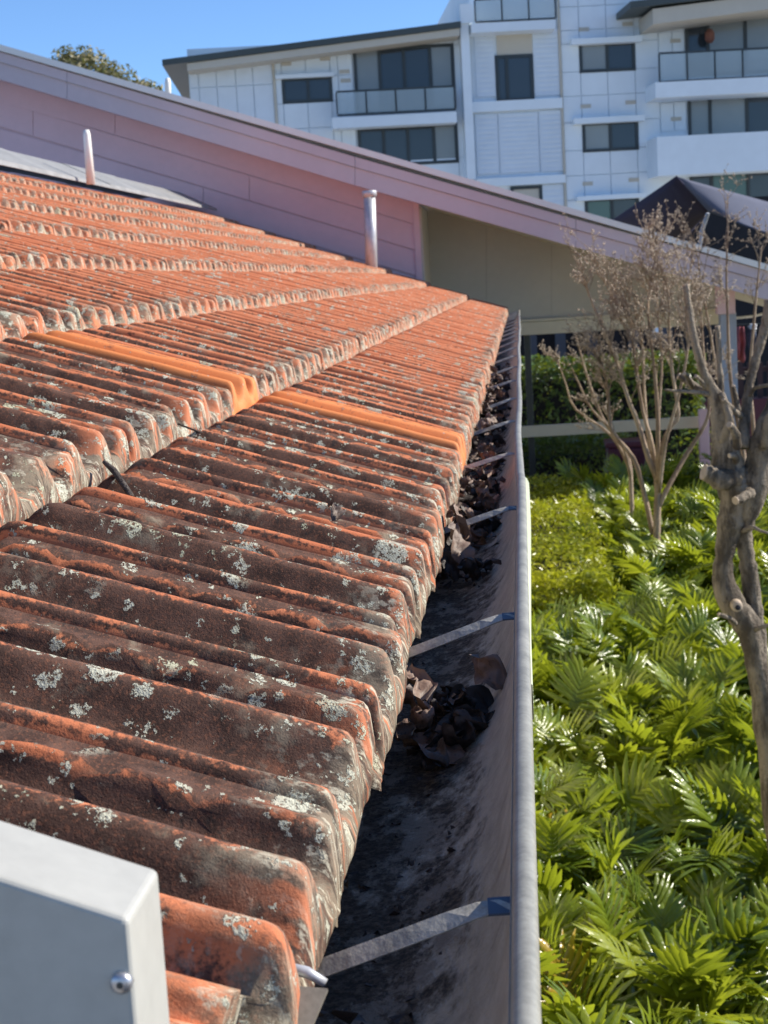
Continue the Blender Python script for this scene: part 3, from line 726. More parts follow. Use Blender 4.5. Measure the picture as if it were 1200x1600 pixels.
for px in (831, 876, 925, 990, 1040):
    p = at(px, 540, 20.9); b = MB(); b.box((p.x-.07, -.12, 0), (p.x+.07, -.002, 3.0)); b.build('upright', MT_upr, nb)
mb_ = thing('maroon_bin', 'maroon ribbed bin standing behind the bare shrub', 'bin', tuple(at(978, 720, 14.0).to_2d()) + (0,))
b = MB(); b.box((-.17,-.15,.02),(.17,.2,1.42)); bevel(b.build('body', MT_maroon, mb_), .02)
for i in range(6):
    b = MB(); b.box((-.15+.053*i,-.162,.1),(-.128+.053*i,-.151,1.36)); b.build('rib', MT_maroon, mb_)
b = MB(); b.box((-.185,-.17,1.421),(.185,.22,1.47)); bevel(b.build('lid', MT_maroon, mb_), .012)
# picket fence right of the post
pf = thing('picket_fence', 'dark picket fence in front of sunlit dry lawn right of the verandah post', 'fence', (0, 18.5, 0))
z0, z1 = at(1175, 640, 18.5).z, at(1175, 566, 18.5).z
for i in range(26):
    x = 1.95 + .115*i; b = MB(); b.box((x, 0, z0-1.0), (x+.062, .03, z1+random.uniform(-.01,.01))); b.build('picket', MT_picket, pf)
for zz in (z0+.08, z1-.12):
    b = MB(); b.box((1.9, .031, zz), (5.0, .07, zz+.06)); b.build('fence_rail', MT_picket, pf)
b = MB(); b.box((1.9, -.12, 0), (5.0, -.02, at(1175, 622, 18.5).z)); tag(b.build('maroon_wall', MT_maroon), 'low maroon wall in front of the picket fence', 'wall').location = (0, 18.5, 0)
b = MB(); b.box((0,0,0), (6, 4, at(1180, 560, 26).z)); o = b.build('dark_shed', MT_black); o.location = (2.6, 34.5, 0); tag(o, 'dark shed beyond the picket fence and lawn', 'shed')
# awning edge seen right of the post, and washing below it
p = at(1150, 497, 15.5); b = MB(); b.tube([p, at(1178, 494, 15.6), at(1206, 487, 15.8)], .012, 8); tag(b.build('cable', MT_white, None, True), 'pale cable slung right of the verandah post', 'cable')
def cloth(px0, py0, px1, py1, Y, mat, label):
    a, c = at(px0, py0, Y), at(px1, py1, Y); b = MB(); n = 10
    for i in range(n+1):
        t = i/n; x = a.x + (c.x-a.x)*t; yy = Y + .03*math.sin(t*13)
        for q in range(5): b.v.append((x + .01*math.sin(q*2+t*5), yy + .012*q*math.sin(t*9+q), a.z + (c.z-a.z)*q/4 + (.03*math.sin(t*7) if q == 4 else 0)))
    for i in range(n):
        for q in range(4):
            k = i*5+q; b.f.append((k, k+1, k+6, k+5))
    o = b.build('cloth', mat, None, True); md = o.modifiers.new('t', 'SOLIDIFY'); md.thickness = .008
    return tag(o, label, 'cloth', 'washing hung right of the verandah post')
b = MB(); b.tube([at(1120, 508, 17.5), at(1260, 503, 17.5)], .006, 6); tag(b.build('clothes_line', MT_frame), 'thin dark clothes line behind the verandah post', 'clothes line')
cloth(1148, 511, 1165, 562, 17.5, paint('pink_cloth', (0.42, 0.12, 0.13), .9, .2, 8), 'faded pink cloth hanging behind the verandah post')
cloth(1169, 509, 1181, 548, 17.5, paint('blue_cloth', (0.10, 0.12, 0.18), .9, .2, 8), 'grey blue cloth hanging next to the pink cloth')
cloth(1172, 506, 1182, 514, 17.42, paint('white_cloth', (0.8, 0.8, 0.8), .9, .05, 8), 'small white cloth at the top of the grey blue cloth')

# ------------------------------------------------------------------ apartment block
AY, AROT = 56.0, math.radians(8)
an = Vector((math.sin(AROT), -math.cos(AROT), 0)); au = Vector((math.cos(AROT), math.sin(AROT), 0)); a0 = Vector((0, AY, 0))
apt = thing('apartment_block', 'white multi storey apartment block with balconies and dark windows behind everything', 'apartment building', a0)
def F(px, py, off=0.0):                      # pixel -> facade coordinates (u along, z up) on plane pushed out by off
    w = ray(px, py); d = Vector((w[0], w[1], w[2])); o = a0 + an*off
    t = (o.dot(an) - 0)/(d.dot(an)); p = d*t; r = p - a0
    return r.dot(au), p.z + H0
def FW(u, z, off): return Vector(au)*u + Vector((0,0,z)) + Vector(an)*off
def fbox(u0, u1, z0, z1, o0, o1, name, mat, parent=apt):
    b = MB(); b.prism([FW(u0,z0,o1), FW(u1,z0,o1), FW(u1,z1,o1), FW(u0,z1,o1)], Vector(an)*(o0-o1)); return b.build(name, mat, parent)
def frect(x0, y0, x1, y1, off=0.0):
    xm, ym = (x0+x1)/2, (y0+y1)/2
    return F(x0, ym, off)[0], F(x1, ym, off)[0], F(xm, y1, off)[1], F(xm, y0, off)[1]
def window(x0, y0, x1, y1, cols, glass, base=0.0, rows=(0,1), name='window', proud=.06):
    u0, u1, z0, z1 = frect(x0, y0, x1, y1, base)
    fr = MB(); w = .055
    us = [u0 + (u1-u0)*c for c in cols]; zs = [z0 + (z1-z0)*r for r in rows]
    for u in us: fr.prism([FW(u-w, z0-w, base+proud), FW(u+w, z0-w, base+proud), FW(u+w, z1+w, base+proud), FW(u-w, z1+w, base+proud)], Vector(an)*-.12)
    for z in zs:
        for ua, ub in zip(us[:-1], us[1:]):
            fr.prism([FW(ua+w, z-w, base+proud-.004), FW(ub-w, z-w, base+proud-.004), FW(ub-w, z+w, base+proud-.004), FW(ua+w, z+w, base+proud-.004)], Vector(an)*-.11)
    fo = fr.build(name, MT_frame, apt); i = 0
    for ua, ub in zip(us[:-1], us[1:]):
        for za, zb_ in zip(zs[:-1], zs[1:]):
            fbox(ua+w, ub-w, za+w, zb_-w, base-.02, base+.012, 'pane', glass[i % len(glass)], fo); i += 1
    return fo
def band(x0, y0, x1, y1, o0, o1, name, mat): return fbox(*frect(x0,y0,x1,y1,o1), o0, o1, name, mat)
# main body
uL, _ = F(297, 150); uR = F(1420, 150)[0]
ztop = F(860, -60)[1]
uB = F(735, 60)[0]
zL = F(500, 62)[1]
fbox(uL, uB, 0, zL-.1, -12, -.02, 'wall', MT_apt); fbox(uB+.01, uR, 0, ztop, -12, -.021, 'wall', MT_apt)
# cladding panels: left wing columns and middle/right grid
def panels(xs_, ys_, skip, mat, base=0.0, xref=None, yref=150, gap=.03, th=.03):
    xref = xref or (xs_[0]+xs_[-1])/2
    us = [F(x, yref)[0] for x in xs_]; zs = [F(xref, y)[1] for y in ys_]
    for i in range(len(us)-1):
        for j in range(len(zs)-1):
            xm, ym = (xs_[i]+xs_[i+1])/2, (ys_[j]+ys_[j+1])/2
            if any(a < xm < c and b_ < ym - (xm-xref)*-.07 < d for a, b_, c, d in skip): continue
            fbox(us[i]+gap/2, us[i+1]-gap/2, zs[j+1]+gap/2, zs[j]-gap/2, -.02, base+th, 'wall_panel', mat)
panels([298, 312, 340, 370, 397, 428], [97, 135, 240, 330], [], MT_aptgrey, 0, 360)
panels([429, 442, 480, 518, 530, 553], [86, 120, 160, 200, 240, 330], [(440,118,520,162)], MT_apt, 0, 490)
panels([555, 632, 712, 735], [62, 74, 250, 300, 360], [(553,72,713,252)], MT_apt, 0, 640)
panels([879, 908, 950, 993, 1030], [-30, 8, 45, 66, 110, 148, 189, 233, 272, 310, 350, 400], [(905,64,995,112),(905,187,996,236),(905,308,996,352)], MT_apt, 0, 950, 150)
panels([1031, 1052, 1071], [20, 50, 85, 120, 160, 205], [], MT_apt, 0, 1050)
# ribbed screens of the middle bay
def ribbed(x0, y0, x1, y1):
    u0, u1, z0, z1 = frect(x0,y0,x1,y1); scr = fbox(u0, u1, z0, z1, -.02, .03, 'ribbed_screen', MT_aptgrey)
    n = max(2, int((z1-z0)/.16)); b = MB()
    for i in range(n):
        za = z0 + (z1-z0)*i/n
        b.prism([FW(u0+.03,za+.03,.055), FW(u1-.03,za+.03,.055), FW(u1-.03,za+.12,.055), FW(u0+.03,za+.12,.055)], Vector(an)*-.027)
    o = b.build('rib', MT_aptgrey, scr)
for r in ((742,50,773,152),(833,45,874,150),(744,178,778,272),(780,176,841,270),(843,172,880,268),(846,288,882,345)): ribbed(*r)
band(738,156,879,172, -.02,.22,'ledge',MT_apt); band(745,276,884,289,-.02,.20,'ledge',MT_apt); band(736,34,868,48,-.02,.9,'ledge',MT_apt)
window(777, 88, 831, 156, (0,.28,1), [MT_glass, MT_glass], 0.0)
band(776, 52, 832, 87, -.02, .02, 'blind', MT_soffit)
window(800, 293, 845, 318, (0,1), [MT_soffit], 0)
# blade fin and parapet
band(724,10,737,280, -.02,.75,'blade_fin',MT_apt); band(719,6,738,36,-.4,.85,'parapet',MT_apt)
# windows of the three-storey column with hoods
for (x0,y0,x1,y1,g1,g2) in ((907,67,990,110,MT_curtain,MT_glass),(912,192,995,234,MT_curtain,MT_glass),(916,311,996,345,MT_green,MT_glass)):
    window(x0,y0,x1,y1,(0,.5,1),[g1,g2])
for (x0,y0,x1,y1) in ((893,58,1003,67),(897,182,1008,191),(902,304,1010,311)): band(x0,y0,x1,y1,-.02,.45,'hood',MT_apt)
window(443,123,517,158,(0,.52,1),[MT_glass,MT_glass]); band(430,115,522,121,-.02,.3,'hood',MT_apt)
window(556,74,708,172,(0,.25,.5,.77,1),[MT_curtain,MT_glass,MT_glass,MT_curtain], 0.0)
window(562,197,713,256,(0,.25,.5,.77,1),[MT_glass,MT_glass,MT_glass,MT_curtain], 0.0)
def balustrade(x0,y0,x1,y1,off,n):
    u0,u1,z0,z1 = frect(x0,y0,x1,y1,off); b = MB()
    for q in (z1-.05, z0+.02): b.prism([FW(u0,q,off+.03),FW(u1,q,off+.03),FW(u1,q+.06,off+.03),FW(u0,q+.06,off+.03)], Vector(an)*-.06)
    for i in range(n+1):
        u = u0+(u1-u0)*i/n; b.prism([FW(u-.025,z0+.08,off+.028),FW(u+.025,z0+.08,off+.028),FW(u+.025,z1-.05,off+.028),FW(u-.025,z1-.05,off+.028)], Vector(an)*-.05)
    fr = b.build('balustrade', MT_frame, apt)
    for i in range(n):
        ua, ub = u0+(u1-u0)*i/n+.03, u0+(u1-u0)*(i+1)/n-.03
        fbox(ua, ub, z0+.09, z1-.06, off-.01, off+.01, 'glass_panel', MT_bal, fr)
balustrade(526,138,711,178,.85,4); band(519,179,714,196,-.02,.95,'balcony_slab',MT_apt)
balustrade(742,-4,868,34,.85,3)
window(760,-40,860,20,(0,.35,.7,1),[MT_curtain,MT_glass,MT_curtain],-.5)
# right balconies
window(1073,20,1290,112,(0,.15,.42,.68,1),[MT_glass,MT_curtain,MT_curtain,MT_glass,MT_glass],0.0, name='window')
window(1077,143,1290,212,(0,.15,.42,.68,1),[MT_curtain,MT_curtain,MT_glass,MT_glass],0.0)
window(1080,262,1290,312,(0,.15,.42,.68,1),[MT_glass,MT_green,MT_glass,MT_glass],0.0)
balustrade(1030,76,1290,124,1.5,6); band(1024,122,1290,146,-.02,1.6,'balcony_slab',MT_apt)
band(1027,207,1290,268,-.02,1.6,'balcony_front',MT_apt)
u_, z_ = F(1109,57,.5); b = MB(); b.tube([FW(u_,z_-.22,.5),FW(u_,z_-.1,.5),FW(u_,z_+.12,.5),FW(u_,z_+.25,.5)],[.09,.17,.17,.08],10); b.build('hanging_pot', paint('terracotta_pot',(.20,.08,.055),.8), apt, True)
u_, z_ = F(1109,22,.5)
# roofs
def roofband(p, o0, o1, th, name, mat):
    (x0,y0),(x1,y1) = p; u0,z0 = F(x0,y0,o1); u1,z1 = F(x1,y1,o1); b = MB()
    b.prism([FW(u0,z0-th,o1),FW(u1,z1-th,o1),FW(u1,z1,o1),FW(u0,z0,o1)], Vector(an)*(o0-o1)); b.build(name, mat, apt)
roofband(((253,93),(720,33)), -12, 1.2, .20, 'roof', MT_roofdark)
roofband(((292,99),(718,44)), -.02, 1.1, .24, 'eave_soffit', MT_soffit)
roofband(((985,2),(1420,-50)), -12, 2.4, .22, 'roof', MT_roofdark)
roofband(((1020,14),(1420,-38)), -.02, 2.2, .5, 'eave_soffit', MT_soffit)
# wall vents
for x, y in ((447,100),(508,92),(538,112),(540,126),(912,46),(980,38),(915,166),(985,160),(918,287),(990,281),(1055,64),(1056,186)):
    u0,u1,z0,z1 = frect(x-8,y-3,x+8,y+3); fbox(u0,u1,z0,z1,.02,.05,'wall_vent',MT_soffit)
# joint pipe
for x in (430, 877):
    u,z = F(x,150); b = MB(); b.tube([FW(u,0,.06),FW(u,F(x,85)[1] if x < 500 else ztop,.06)], .05, 8); b.build('downpipe', MT_soffit, apt)

# ------------------------------------------------------------------ shade sails
def sail(pts, name, mat, label, sagv):
    n = 12; b = MB(); A, Bq, Cq, D = [Vector(p) for p in pts]
    for i in range(n+1):
        for j in range(n+1):
            s, t = i/n, j/n; p = (A*(1-s)+Bq*s)*(1-t) + (D*(1-s)+Cq*s)*t
            e = (4*s*(1-s))*(4*t*(1-t)); p.z -= sagv*e; b.v.append(tuple(p))
    for i in range(n):
        for j in range(n):
            k = i*(n+1)+j; b.f.append((k, k+1, k+n+2, k+n+1))
    o = b.build(name, mat, None, True); md = o.modifiers.new('t', 'SOLIDIFY'); md.thickness = .02
    return tag(o, label, 'shade sail', 'shade sails behind the barge board')
sail([at(945,352,27), at(1056,276,22.5), at(1106,331,23), at(1062,385,27)], 'shade_sail', MT_sail, 'dark charcoal shade sail rising to a peak behind the barge board', .25)
sail([at(1057,276,22.55), at(1290,340,24), at(1290,395,22), at(1107,331,22.9)], 'shade_sail', MT_sail2, 'grey shade sail sloping down to the right from the peak', .1)
b = MB(); b.tube([at(1106,333,23.1), at(1096,362,23.2), at(1086,470,23.2)], [.03,.03,.03], 8); tag(b.build('sail_post', MT_post), 'grey slanted post holding the shade sail corner', 'post')
pavil = at(1190, 400, 30); b = MB(); b.box((-1.6,0,0),(4.5,3,pavil.z+1.15)); o = b.build('dark_pavilion', MT_black); o.location = (pavil.x, 31, 0); tag(o, 'black shaded pavilion wall below the grey shade sail', 'pavilion')

# ------------------------------------------------------------------ tree behind the roof
tr = thing('round_tree', 'olive green tree crown showing above the barge board under blue sky', 'tree', tuple(at(150, 200, 42).to_2d())+(0,))
tc = at(158, 137, 42)
def crown_fn(r):
    lob = [(-1.5,0,.15,.75),(-.6,0,.45,.7),(1.4,0,-.45,.6),(-.9,0,.05,.75),(-.2,.2,.35,.8),(.6,-.1,-.1,.75),(1.15,.1,-.5,.6),(0,0,-.6,1.2),(-1.4,0,-.4,.6)]
    l = lob[r.randrange(len(lob))]; d = Vector((r.gauss(0,1), r.gauss(0,1), r.gauss(0,1))).normalized(); q = r.uniform(.55,1.04)
    return Vector((l[0],l[1],l[2]+tc.z)) + d*l[3]*q, (d + Vector((r.gauss(0,.5),r.gauss(0,.5),r.gauss(0,.5)))).normalized()
leafmass(9000, crown_fn, .17, 8).build('crown', MT_gum, tr)
b = MB(); b.tube([(0,0,0),(.1,0,2),(0,0,tc.z-.3)], [.22,.17,.06], 9)
for dx, dz in ((-.9,.1),(.7,-.1),(.2,.5)): b.tube([(0.06,0,tc.z-1.5),(dx*.5,0,tc.z-.7),(dx,0,tc.z+dz)],[.08,.05,.02],6)
b.build('trunk', MT_stick, tr, True)

# ------------------------------------------------------------------ pruned tree on the right
TY = 4.5
pr = thing('pruned_tree', 'hard pruned bare tree with thick pale trunk and cut stubs at the right edge', 'tree', tuple(at(1232, 1500, TY).to_2d())+(0,))
po = pr.location.copy()
def smooth(pts, k=3):
    out = []
    n = len(pts)
    for i in range(n-1):
        p0 = pts[max(i-1,0)]; p1 = pts[i]; p2 = pts[i+1]; p3 = pts[min(i+2,n-1)]
        for q in range(k):
            t = q/k
            out.append([.5*((2*b_)+(c-a)*t+(2*a-5*b_+4*c-d)*t*t+(3*b_-a-3*c+d)*t**3) for a,b_,c,d in zip(p0,p1,p2,p3)])
    out.append(list(pts[-1])); return out
def limb(b, pix, n=12, k=4, lumpy=.13, origin=None, cut=None, Y0=TY):
    P = [[*(at(x,y,Y0+dy)-(origin if origin is not None else po)), .86*r/FPX*(Y0+dy)] for x,y,dy,r in pix]
    P = smooth(P, k)
    rng = random.Random(int(pix[0][0]*7+pix[-1][1]))
    b.tube([p[:3] for p in P], [max(.0015, p[3]*(1+rng.uniform(-lumpy,lumpy))) for p in P], n)
    if cut is not None:
        e = Vector(P[-1][:3]); d = (e-Vector(P[-2][:3])).normalized(); cut.tube([e-d*.001, e+d*.004], P[-1][3]*.97, n)
t = MB(); cut = MB()
limb(t, [(1300,1900,0,32),(1250,1560,0,28),(1220,1340,0,25),(1206,1200,0,24),(1192,1090,0,22),(1178,1020,0,21),(1166,975,0,25),(1145,945,0,24),(1130,905,0,20),(1133,860,0,17),(1142,815,0,24),(1150,775,0,31),(1140,735,0,28)])
limb(t, [(1188,1060,.03,16),(1184,1000,.04,16),(1178,955,.04,16),(1172,905,.04,16),(1166,865,.03,15),(1160,830,.02,18),(1167,790,0,27),(1182,745,0,29),(1194,690,0,25),(1210,640,.03,19),(1225,590,.05,13)], cut=cut)
def branch(pix, n=12, cut=None):
    b_, c_ = MB(), MB(); limb(b_, pix, n, cut=c_ if cut is not None else None); o = b_.build('branch', MT_bark, pr, True)
    if c_.v: c_.build('pruning_cut', MT_cut, o)
branch([(1140,745,0,30),(1133,700,0,25),(1129,660,0,20),(1124,630,0,16),(1112,606,0,11),(1101,585,-.02,8.5),(1092,558,-.03,7.5),(1083,520,-.03,7),(1077,485,-.03,6.5),(1072,446,-.03,6.5)], cut=cut)
branch([(1124,625,0,8),(1127,605,.01,6),(1124,570,.02,5),(1123,540,.02,4.8),(1121,511,.02,4.5)], 8, cut=cut)
branch([(1120,622,0,8),(1105,613,.03,8),(1090,608,.06,8),(1076,596,.08,7),(1062,588,.09,6)], 8, cut=cut)
branch([(1108,616,.0,5),(1090,613,-.02,4),(1060,611,-.03,3),(1038,609,-.04,2)], 7)
branch([(1082,604,.06,5),(1076,592,.03,4),(1070,584,.0,3.5)], 7, cut=cut)
branch([(1102,605,0,5),(1095,595,-.04,4),(1088,588,-.06,3.5)], 7, cut=cut)
branch([(1128,690,-.02,9),(1140,660,-.05,8),(1135,635,-.04,7),(1127,615,-.02,6)], 8)
branch([(1160,700,0,13),(1163,665,.02,11),(1167,630,.04,9),(1172,598,.05,8),(1180,565,.06,8),(1190,530,.07,8.5),(1199,500,.07,10),(1203,470,.07,10)], 9, cut=cut)
branch([(1158,650,.02,6),(1148,643,-.02,6),(1138,632,-.04,4.5),(1131,625,-.05,3.5)], 8, cut=cut)
branch([(1154,642,0,5),(1150,622,0,4.5),(1146,604,0,3.5)], 8, cut=cut)
branch([(1170,625,.04,4),(1176,610,.02,3.6),(1186,604,.0,3.4),(1206,602,-.02,3)], 7)
branch([(1148,745,-.03,20),(1128,750,-.05,19),(1112,742,-.06,17),(1101,738,-.065,15)], 10, cut=cut)
branch([(1172,770,-.06,10),(1160,778,-.1,9),(1150,782,-.12,8)], 8, cut=cut)
branch([(1152,700,-.06,8),(1150,680,-.08,8),(1144,668,-.09,7),(1140,664,-.1,6)], 8, cut=cut)
branch([(1150,720,-.06,7),(1148,712,-.09,6),(1141,712,-.1,5)], 8, cut=cut)
branch([(1190,700,-.02,10),(1196,690,-.06,8),(1200,660,-.07,8),(1209,640,-.08,7)], 8, cut=cut)
branch([(1150,975,-.04,5),(1140,966,-.08,4.5),(1124,960,-.1,3.5)], 7, cut=cut)
branch([(1160,830,-.02,5),(1176,824,-.05,4),(1190,830,-.06,3),(1215,836,-.06,2)], 7)
branch([(1176,985,-.02,5),(1190,980,-.05,4),(1215,972,-.06,3)], 7)
tk_ = t.build('trunk', MT_bark, pr, True); cut.build('pruning_cut', MT_cut, tk_)
k = MB(); kc = at(1152, 948, TY-.075)-po
k.tube([kc+Vector((0,.03,0)), kc, kc+Vector((0,-.004,0))], [.018,.016,.012], 10); k.build('knot', MT_cut, pr, True)
k = MB(); k.tube([kc+Vector((.001,-.002,-.002)), kc+Vector((.001,-.007,-.002))], [.009,.007], 9); k.build('knot_hole', MT_black, pr, True)

# ------------------------------------------------------------------ bare shrubs
def bare_shrub(name, label, Y, base, stems, seed, ntw, spread, top):
    rng = random.Random(seed); bp = at(*base, Y); root = thing(name, label, 'shrub', (bp.x, bp.y, 0), 'bare leafless shrubs'); og = Vector((bp.x, bp.y, 0))
    tb, tw, sd_ = MB(), MB(), MB()
    seeds = []
    def twig(p, d, l, r, lev):
        pts = [p]; 
        for i in range(3):
            d = (d + Vector((rng.gauss(0,.16), rng.gauss(0,.16), rng.gauss(.03,.12)))).normalized(); p = p + d*l/3; pts.append(p)
        tw.tube(pts, [r, r*.85, r*.7, r*.5], 4, False)
        if lev > 0:
            for _ in range(3 if lev == 2 else 4):
                q = pts[rng.randrange(1,4)]; dd = (d + Vector((rng.gauss(0,.5), rng.gauss(0,.5), rng.gauss(.1,.35)))).normalized()
                twig(q, dd, l*rng.uniform(.45,.75), r*.6, lev-1)
        else:
            for _ in range(9):
                q = pts[rng.randrange(1,4)] + Vector((rng.gauss(0,.005), rng.gauss(0,.005), rng.gauss(0,.006))); seeds.append(q)
    for st in stems:
        P = [[*(at(x,y,Y+dy)-og), r/FPX*Y] for x,y,dy,r in st]; P = smooth(P, 3)
        tb.tube([p[:3] for p in P], [max(.0022, p[3]) for p in P], 7)
        m_ = len(P)
        for _ in range(ntw):
            i = rng.randrange(m_//2, m_); p = Vector(P[i][:3]); d0 = (Vector(P[min(i+1,m_-1)][:3])-Vector(P[max(i-1,0)][:3])).normalized()
            d = (d0 + Vector((rng.gauss(0,spread), rng.gauss(0,spread), rng.gauss(.15,.2)))).normalized()
            twig(p, d, rng.uniform(.16,.32)*top, .0042, 2 if rng.random() < .45 else 1)
    for q in seeds:
        r = rng.uniform(.0030, .0056); e = [q+Vector(v)*r for v in ((1,0,0),(0,1,0),(-1,0,0),(0,-1,0),(0,0,1.2),(0,0,-1))]
        sd_.add(e, [(0,1,4),(1,2,4),(2,3,4),(3,0,4),(1,0,5),(2,1,5),(3,2,5),(0,3,5)])
    tb.build('trunk', MT_twig, root, True); tw.build('twigs', MT_twig, root, True)
    tag(sd_.build('seed_heads', MT_seed, root), kind='stuff'); return root
bare_shrub('bare_shrub', 'leafless many stemmed shrub with dry seed heads rising from the garden bed', 10.0, (1026, 842),
  [[(1026,1120,0,6),(1026,842,0,6),(1027,790,0,6),(1027,751,0,5),(1013,716,0,4.5),(997,662,.05,4),(982,625,.05,3.2),(968,580,.1,2.8),(950,531,.1,2.4),(929,482,.1,2),(916,448,.1,1.5)],
   [(1020,835,.05,4.5),(1005,765,.1,4),(989,716,.1,4),(961,681,.15,3.4),(952,660,.15,2.6),(950,608,.15,2.2),(938,565,.15,1.8)],
   [(1026,800,0,4),(1027,751,0,4),(1028,667,-.05,3.5),(1024,597,-.05,3),(1018,540,-.05,2.4),(1012,480,0,1.8),(1016,440,0,1.2)],
   [(1028,760,0,4),(1034,700,-.1,3.6),(1047,668,-.1,3.4),(1060,648,-.1,3),(1050,580,-.1,2.5),(1046,530,-.1,2),(1045,470,-.1,1.4),(1040,440,-.1,1)],
   [(1030,790,.0,4),(1040,768,0,4),(1073,709,.1,3.6),(1101,664,.1,3),(1108,629,.1,2.4),(1100,560,.15,2),(1096,500,.2,1.6),(1090,460,.2,1.2)],
   [(1026,770,.1,3.6),(1020,700,.15,3.2),(1004,640,.2,2.8),(992,560,.2,2.2),(985,500,.2,1.7),(975,455,.2,1.2)],
   [(1030,770,-.1,3),(1040,690,-.15,2.8),(1060,620,-.2,2.4),(1075,540,-.2,2),(1072,490,-.2,1.5),(1075,455,-.2,1)],
   [(1027,760,.1,3),(1012,680,.2,2.7),(1006,600,.3,2.3),(1000,520,.3,1.9),(960,470,.3,1.4),(945,440,.3,1)],
   [(1026,740,.1,2.6),(1030,640,.15,2.2),(1034,560,.2,2),(1028,490,.2,1.6),(1025,430,.2,1.2),(1024,400,.2,.8)]],
  5, 20, .36, .80)
bare_shrub('bare_shrub', 'leafless thin shrub with upright dry seed heads behind the pruned tree', 10.6, (1172, 820),
  [[(1172,1060,0,5),(1172,820,0,5),(1160,700,0,4),(1142,600,0,3),(1137,500,0,2.2),(1135,420,0,1.6),(1138,350,0,1)],
   [(1174,800,0,4),(1178,690,.1,3.4),(1172,590,.1,2.6),(1180,480,.1,2),(1186,420,.1,1.4),(1190,385,.1,1)],
   [(1172,790,0,4),(1150,690,-.1,3),(1125,610,-.1,2.4),(1110,520,-.1,1.8),(1095,440,-.1,1.3),(1090,400,-.1,1)]],
  9, 7, .28, .9)
bare_shrub('bare_shrub', 'small drooping leafless shrub beside the far end of the gutter', 10.8, (985, 735),
  [[(990,1000,0,4),(985,735,0,3.5),(965,690,0,2.6),(940,650,0,2.2),(918,590,0,1.9),(905,545,0,1.5),(898,520,0,1)],
   [(985,735,0,3),(955,680,.1,2.2),(900,640,.1,1.8),(884,600,.1,1.4),(872,565,.1,1)],
   [(985,745,0,3),(970,690,-.1,2.3),(925,640,-.1,1.8),(905,600,-.1,1.4),(893,575,-.1,1)]],
  13, 2, .3, .45)

# ------------------------------------------------------------------ planting below the gutter
def frond(seed, L=.17):
    rng = random.Random(seed); b = MB(); n = 8
    bend = rng.uniform(.35,.8); fold = rng.uniform(.15,.45)
    def mid(t): a = bend*t; return Vector((0, L*.8*t*math.cos(a*.6), -L*.8*t*math.sin(a*.6)))
    def strip(p0, dirv, l, w, droop):
        nn = 3; side = dirv.cross(Vector((0,0,1))).normalized(); prev = None
        for i in range(nn+1):
            t = i/nn; c = p0 + dirv*l*t - Vector((0,0,droop*l*t*t)); ww = w*(.75+.6*t)*(1-.15*t) if i < nn else w*.18
            b.v.append(tuple(c-side*ww)); b.v.append(tuple(c+Vector((0,0,ww*.55)))); b.v.append(tuple(c+side*ww))
            if prev is not None: b.f.append((prev, prev+1, prev+4, prev+3)); b.f.append((prev+1, prev+2, prev+5, prev+4))
            prev = len(b.v)-3
    for i in range(n):
        t = (i+.6)/n; p = mid(t*.92)
        l = L*(.78*math.sin(math.pi*(.30+.50*t))**.8)*rng.uniform(.88,1.1); ang = math.radians(78-52*t + rng.gauss(0,4))
        for s_ in (-1,1):
            d = Vector((s_*math.sin(ang), math.cos(ang), fold - .5*bend*t)).normalized(); strip(p, d, l, L*.052, rng.uniform(.15,.5))
    strip(mid(.9), (mid(1)-mid(.85)).normalized(), L*.36, L*.055, .35)
    for i in range(6):                           # fused blade along the midrib
        p, q = mid(i/6*.95), mid((i+1)/6*.95); w = L*.10; k = len(b.v)
        b.v += [tuple(p+Vector((-w,0,w*fold))), tuple(p+Vector((0,0,.001))), tuple(p+Vector((w,0,w*fold))), tuple(q+Vector((-w,0,w*fold))), tuple(q+Vector((0,0,.001))), tuple(q+Vector((w,0,w*fold)))]
        b.f += [(k,k+1,k+4,k+3),(k+1,k+2,k+5,k+4)]
    return b
fronds = [frond(100+i, random.uniform(.155,.20)) for i in range(6)]
frond_me = [f.mesh('leaf', MT_phil, True) for f in fronds]
frond_mi = [f.mesh('leaf', MT_phili, True) for f in fronds]
def layout(rng, nl, h):
    out = []
    for i in range(nl):
        az = i*2.399 + rng.gauss(0,.3); q = (i+.5)/nl
        incl = .12 + 1.0*q**.8 + rng.gauss(0,.08); l = h*(1.05-.28*q)*rng.uniform(.85,1.12)
        tip = Vector((math.sin(az)*math.sin(incl)*l*.75, math.cos(az)*math.sin(incl)*l*.75, math.cos(incl*.75)*l))
        rot = (-(.05+.6*q) + rng.gauss(0,.28) + 1.05, rng.gauss(0,.25), -az)
        out.append((tip, rot, rng.uniform(.8,1.2)))
    return out
protos = []
def stalks(lay):
    s_ = MB()
    for tip, rot, sc in lay: s_.tube([(0,0,0), (tip.x*.35, tip.y*.35, tip.z*.6), tuple(tip)], [.006,.0045,.0032], 4, False)
    return s_
lays = [layout(random.Random(s_), 25, .62) for s_ in range(5)]
stalk_me = [stalks(l).mesh('stalks', MT_petiole) for l in lays]
def eul(rot): 
    from mathutils import Euler
    return Euler(rot, 'XYZ').to_matrix()
mass_me = []
for li, lay in enumerate(lays):
    b = MB()
    for i, (tip, rot, sc) in enumerate(lay):
        f = fronds[(i*5+li) % 6]; mm = eul(rot)
        b.add([mm @ (Vector(v)*sc) + tip for v in f.v], f.f)
    mass_me.append(b.mesh('leaves', MT_phili, True))
spots = []
rng = random.Random(21)
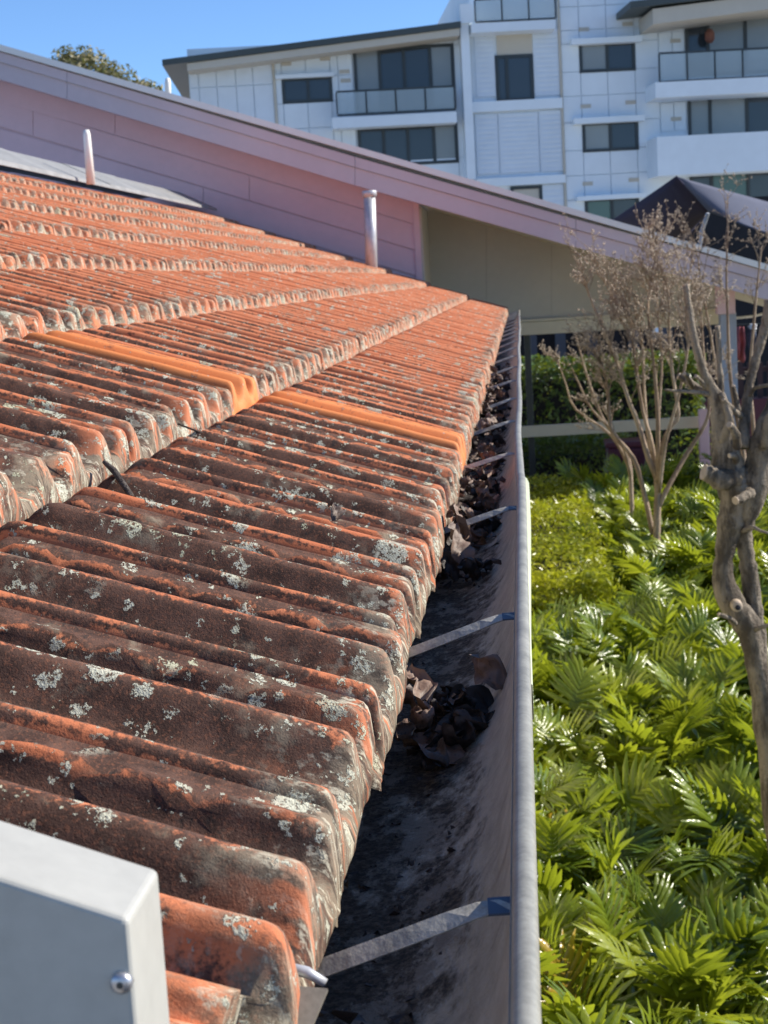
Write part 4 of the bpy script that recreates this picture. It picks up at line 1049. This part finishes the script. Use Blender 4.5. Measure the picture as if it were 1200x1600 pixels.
y = 2.7
while y < 13.1:
    x = -.25 + rng.uniform(0,.15)
    xmax = .17*y + .75
    while x < xmax:
        spots.append((x + rng.gauss(0,.05), y + rng.gauss(0,.06))); x += rng.uniform(.26,.36)
    y += .29
nplant = 0
for x, y in spots:
    if 8.35 < y and x < .5 and y < 13.0: continue             # clipped hedge stands here
    top = np.interp(y, [2.7, 5, 9, 13], [1.02, 1.05, 1.14, 1.26])*rng.uniform(.92,1.07)
    li = rng.randrange(5)
    q = project((x, y, top)); infr = 780 < q[0] < 1260 and 650 < q[1] < 1800
    near = infr and y < 5.4
    side = 'hugging the gutter' if q[0] < 900 else ('between gutter and pruned tree' if q[0] < 1040 else 'at the foot of the pruned tree')
    if y > 9.2: side = 'round the bare shrub' if q[0] < 1090 else 'beyond the pruned tree'
    dist = 'closest to the eye' if y < 3.9 else ('front of the bed' if y < 5.4 else ('mid bed' if y < 8 else 'far end of bed'))
    lab = 'lobed leaf plant ' + side + ', ' + dist
    if not infr: lab = 'glossy lobed leaf plant hidden outside the view of the bed'
    o = thing('philodendron', lab, 'plant', (x, y, top-.66), 'lobed leaf plants filling the garden bed', rng.uniform(0, 6.28)); nplant += 1
    obj('stalks', stalk_me[li], o)
    if near:
        for i, (tip, rot, sc) in enumerate(lays[li]):
            l = obj('leaf', frond_me[(i*5+li) % 6], o); l.location = tip; l.rotation_euler = rot; l.scale = (sc,)*3
    else: obj('leaves', mass_me[li], o)
    st = MB(); 
b = MB(); b.add([(-.6,2.2,.012),(4,2.2,.012),(4,13.2,.012),(-.6,13.2,.012)],[(0,1,2,3)]); tag(b.build('garden_bed', MT_ground), kind='structure')
bh = thing('clipped_hedge', 'bright yellow green clipped small leaf hedge beside the gutter', 'hedge', (0, 10.8, 0))
leafmass(26000, box_shell((-.35,-2.15,.2),(.46,2.1,1.29),.075,.22), .042, 17).build('leaves', MT_box, bh)
b = MB(); b.box((-.27,-2.02,0),(.36,2.0,1.1)); b.build('stems', MT_black, bh)
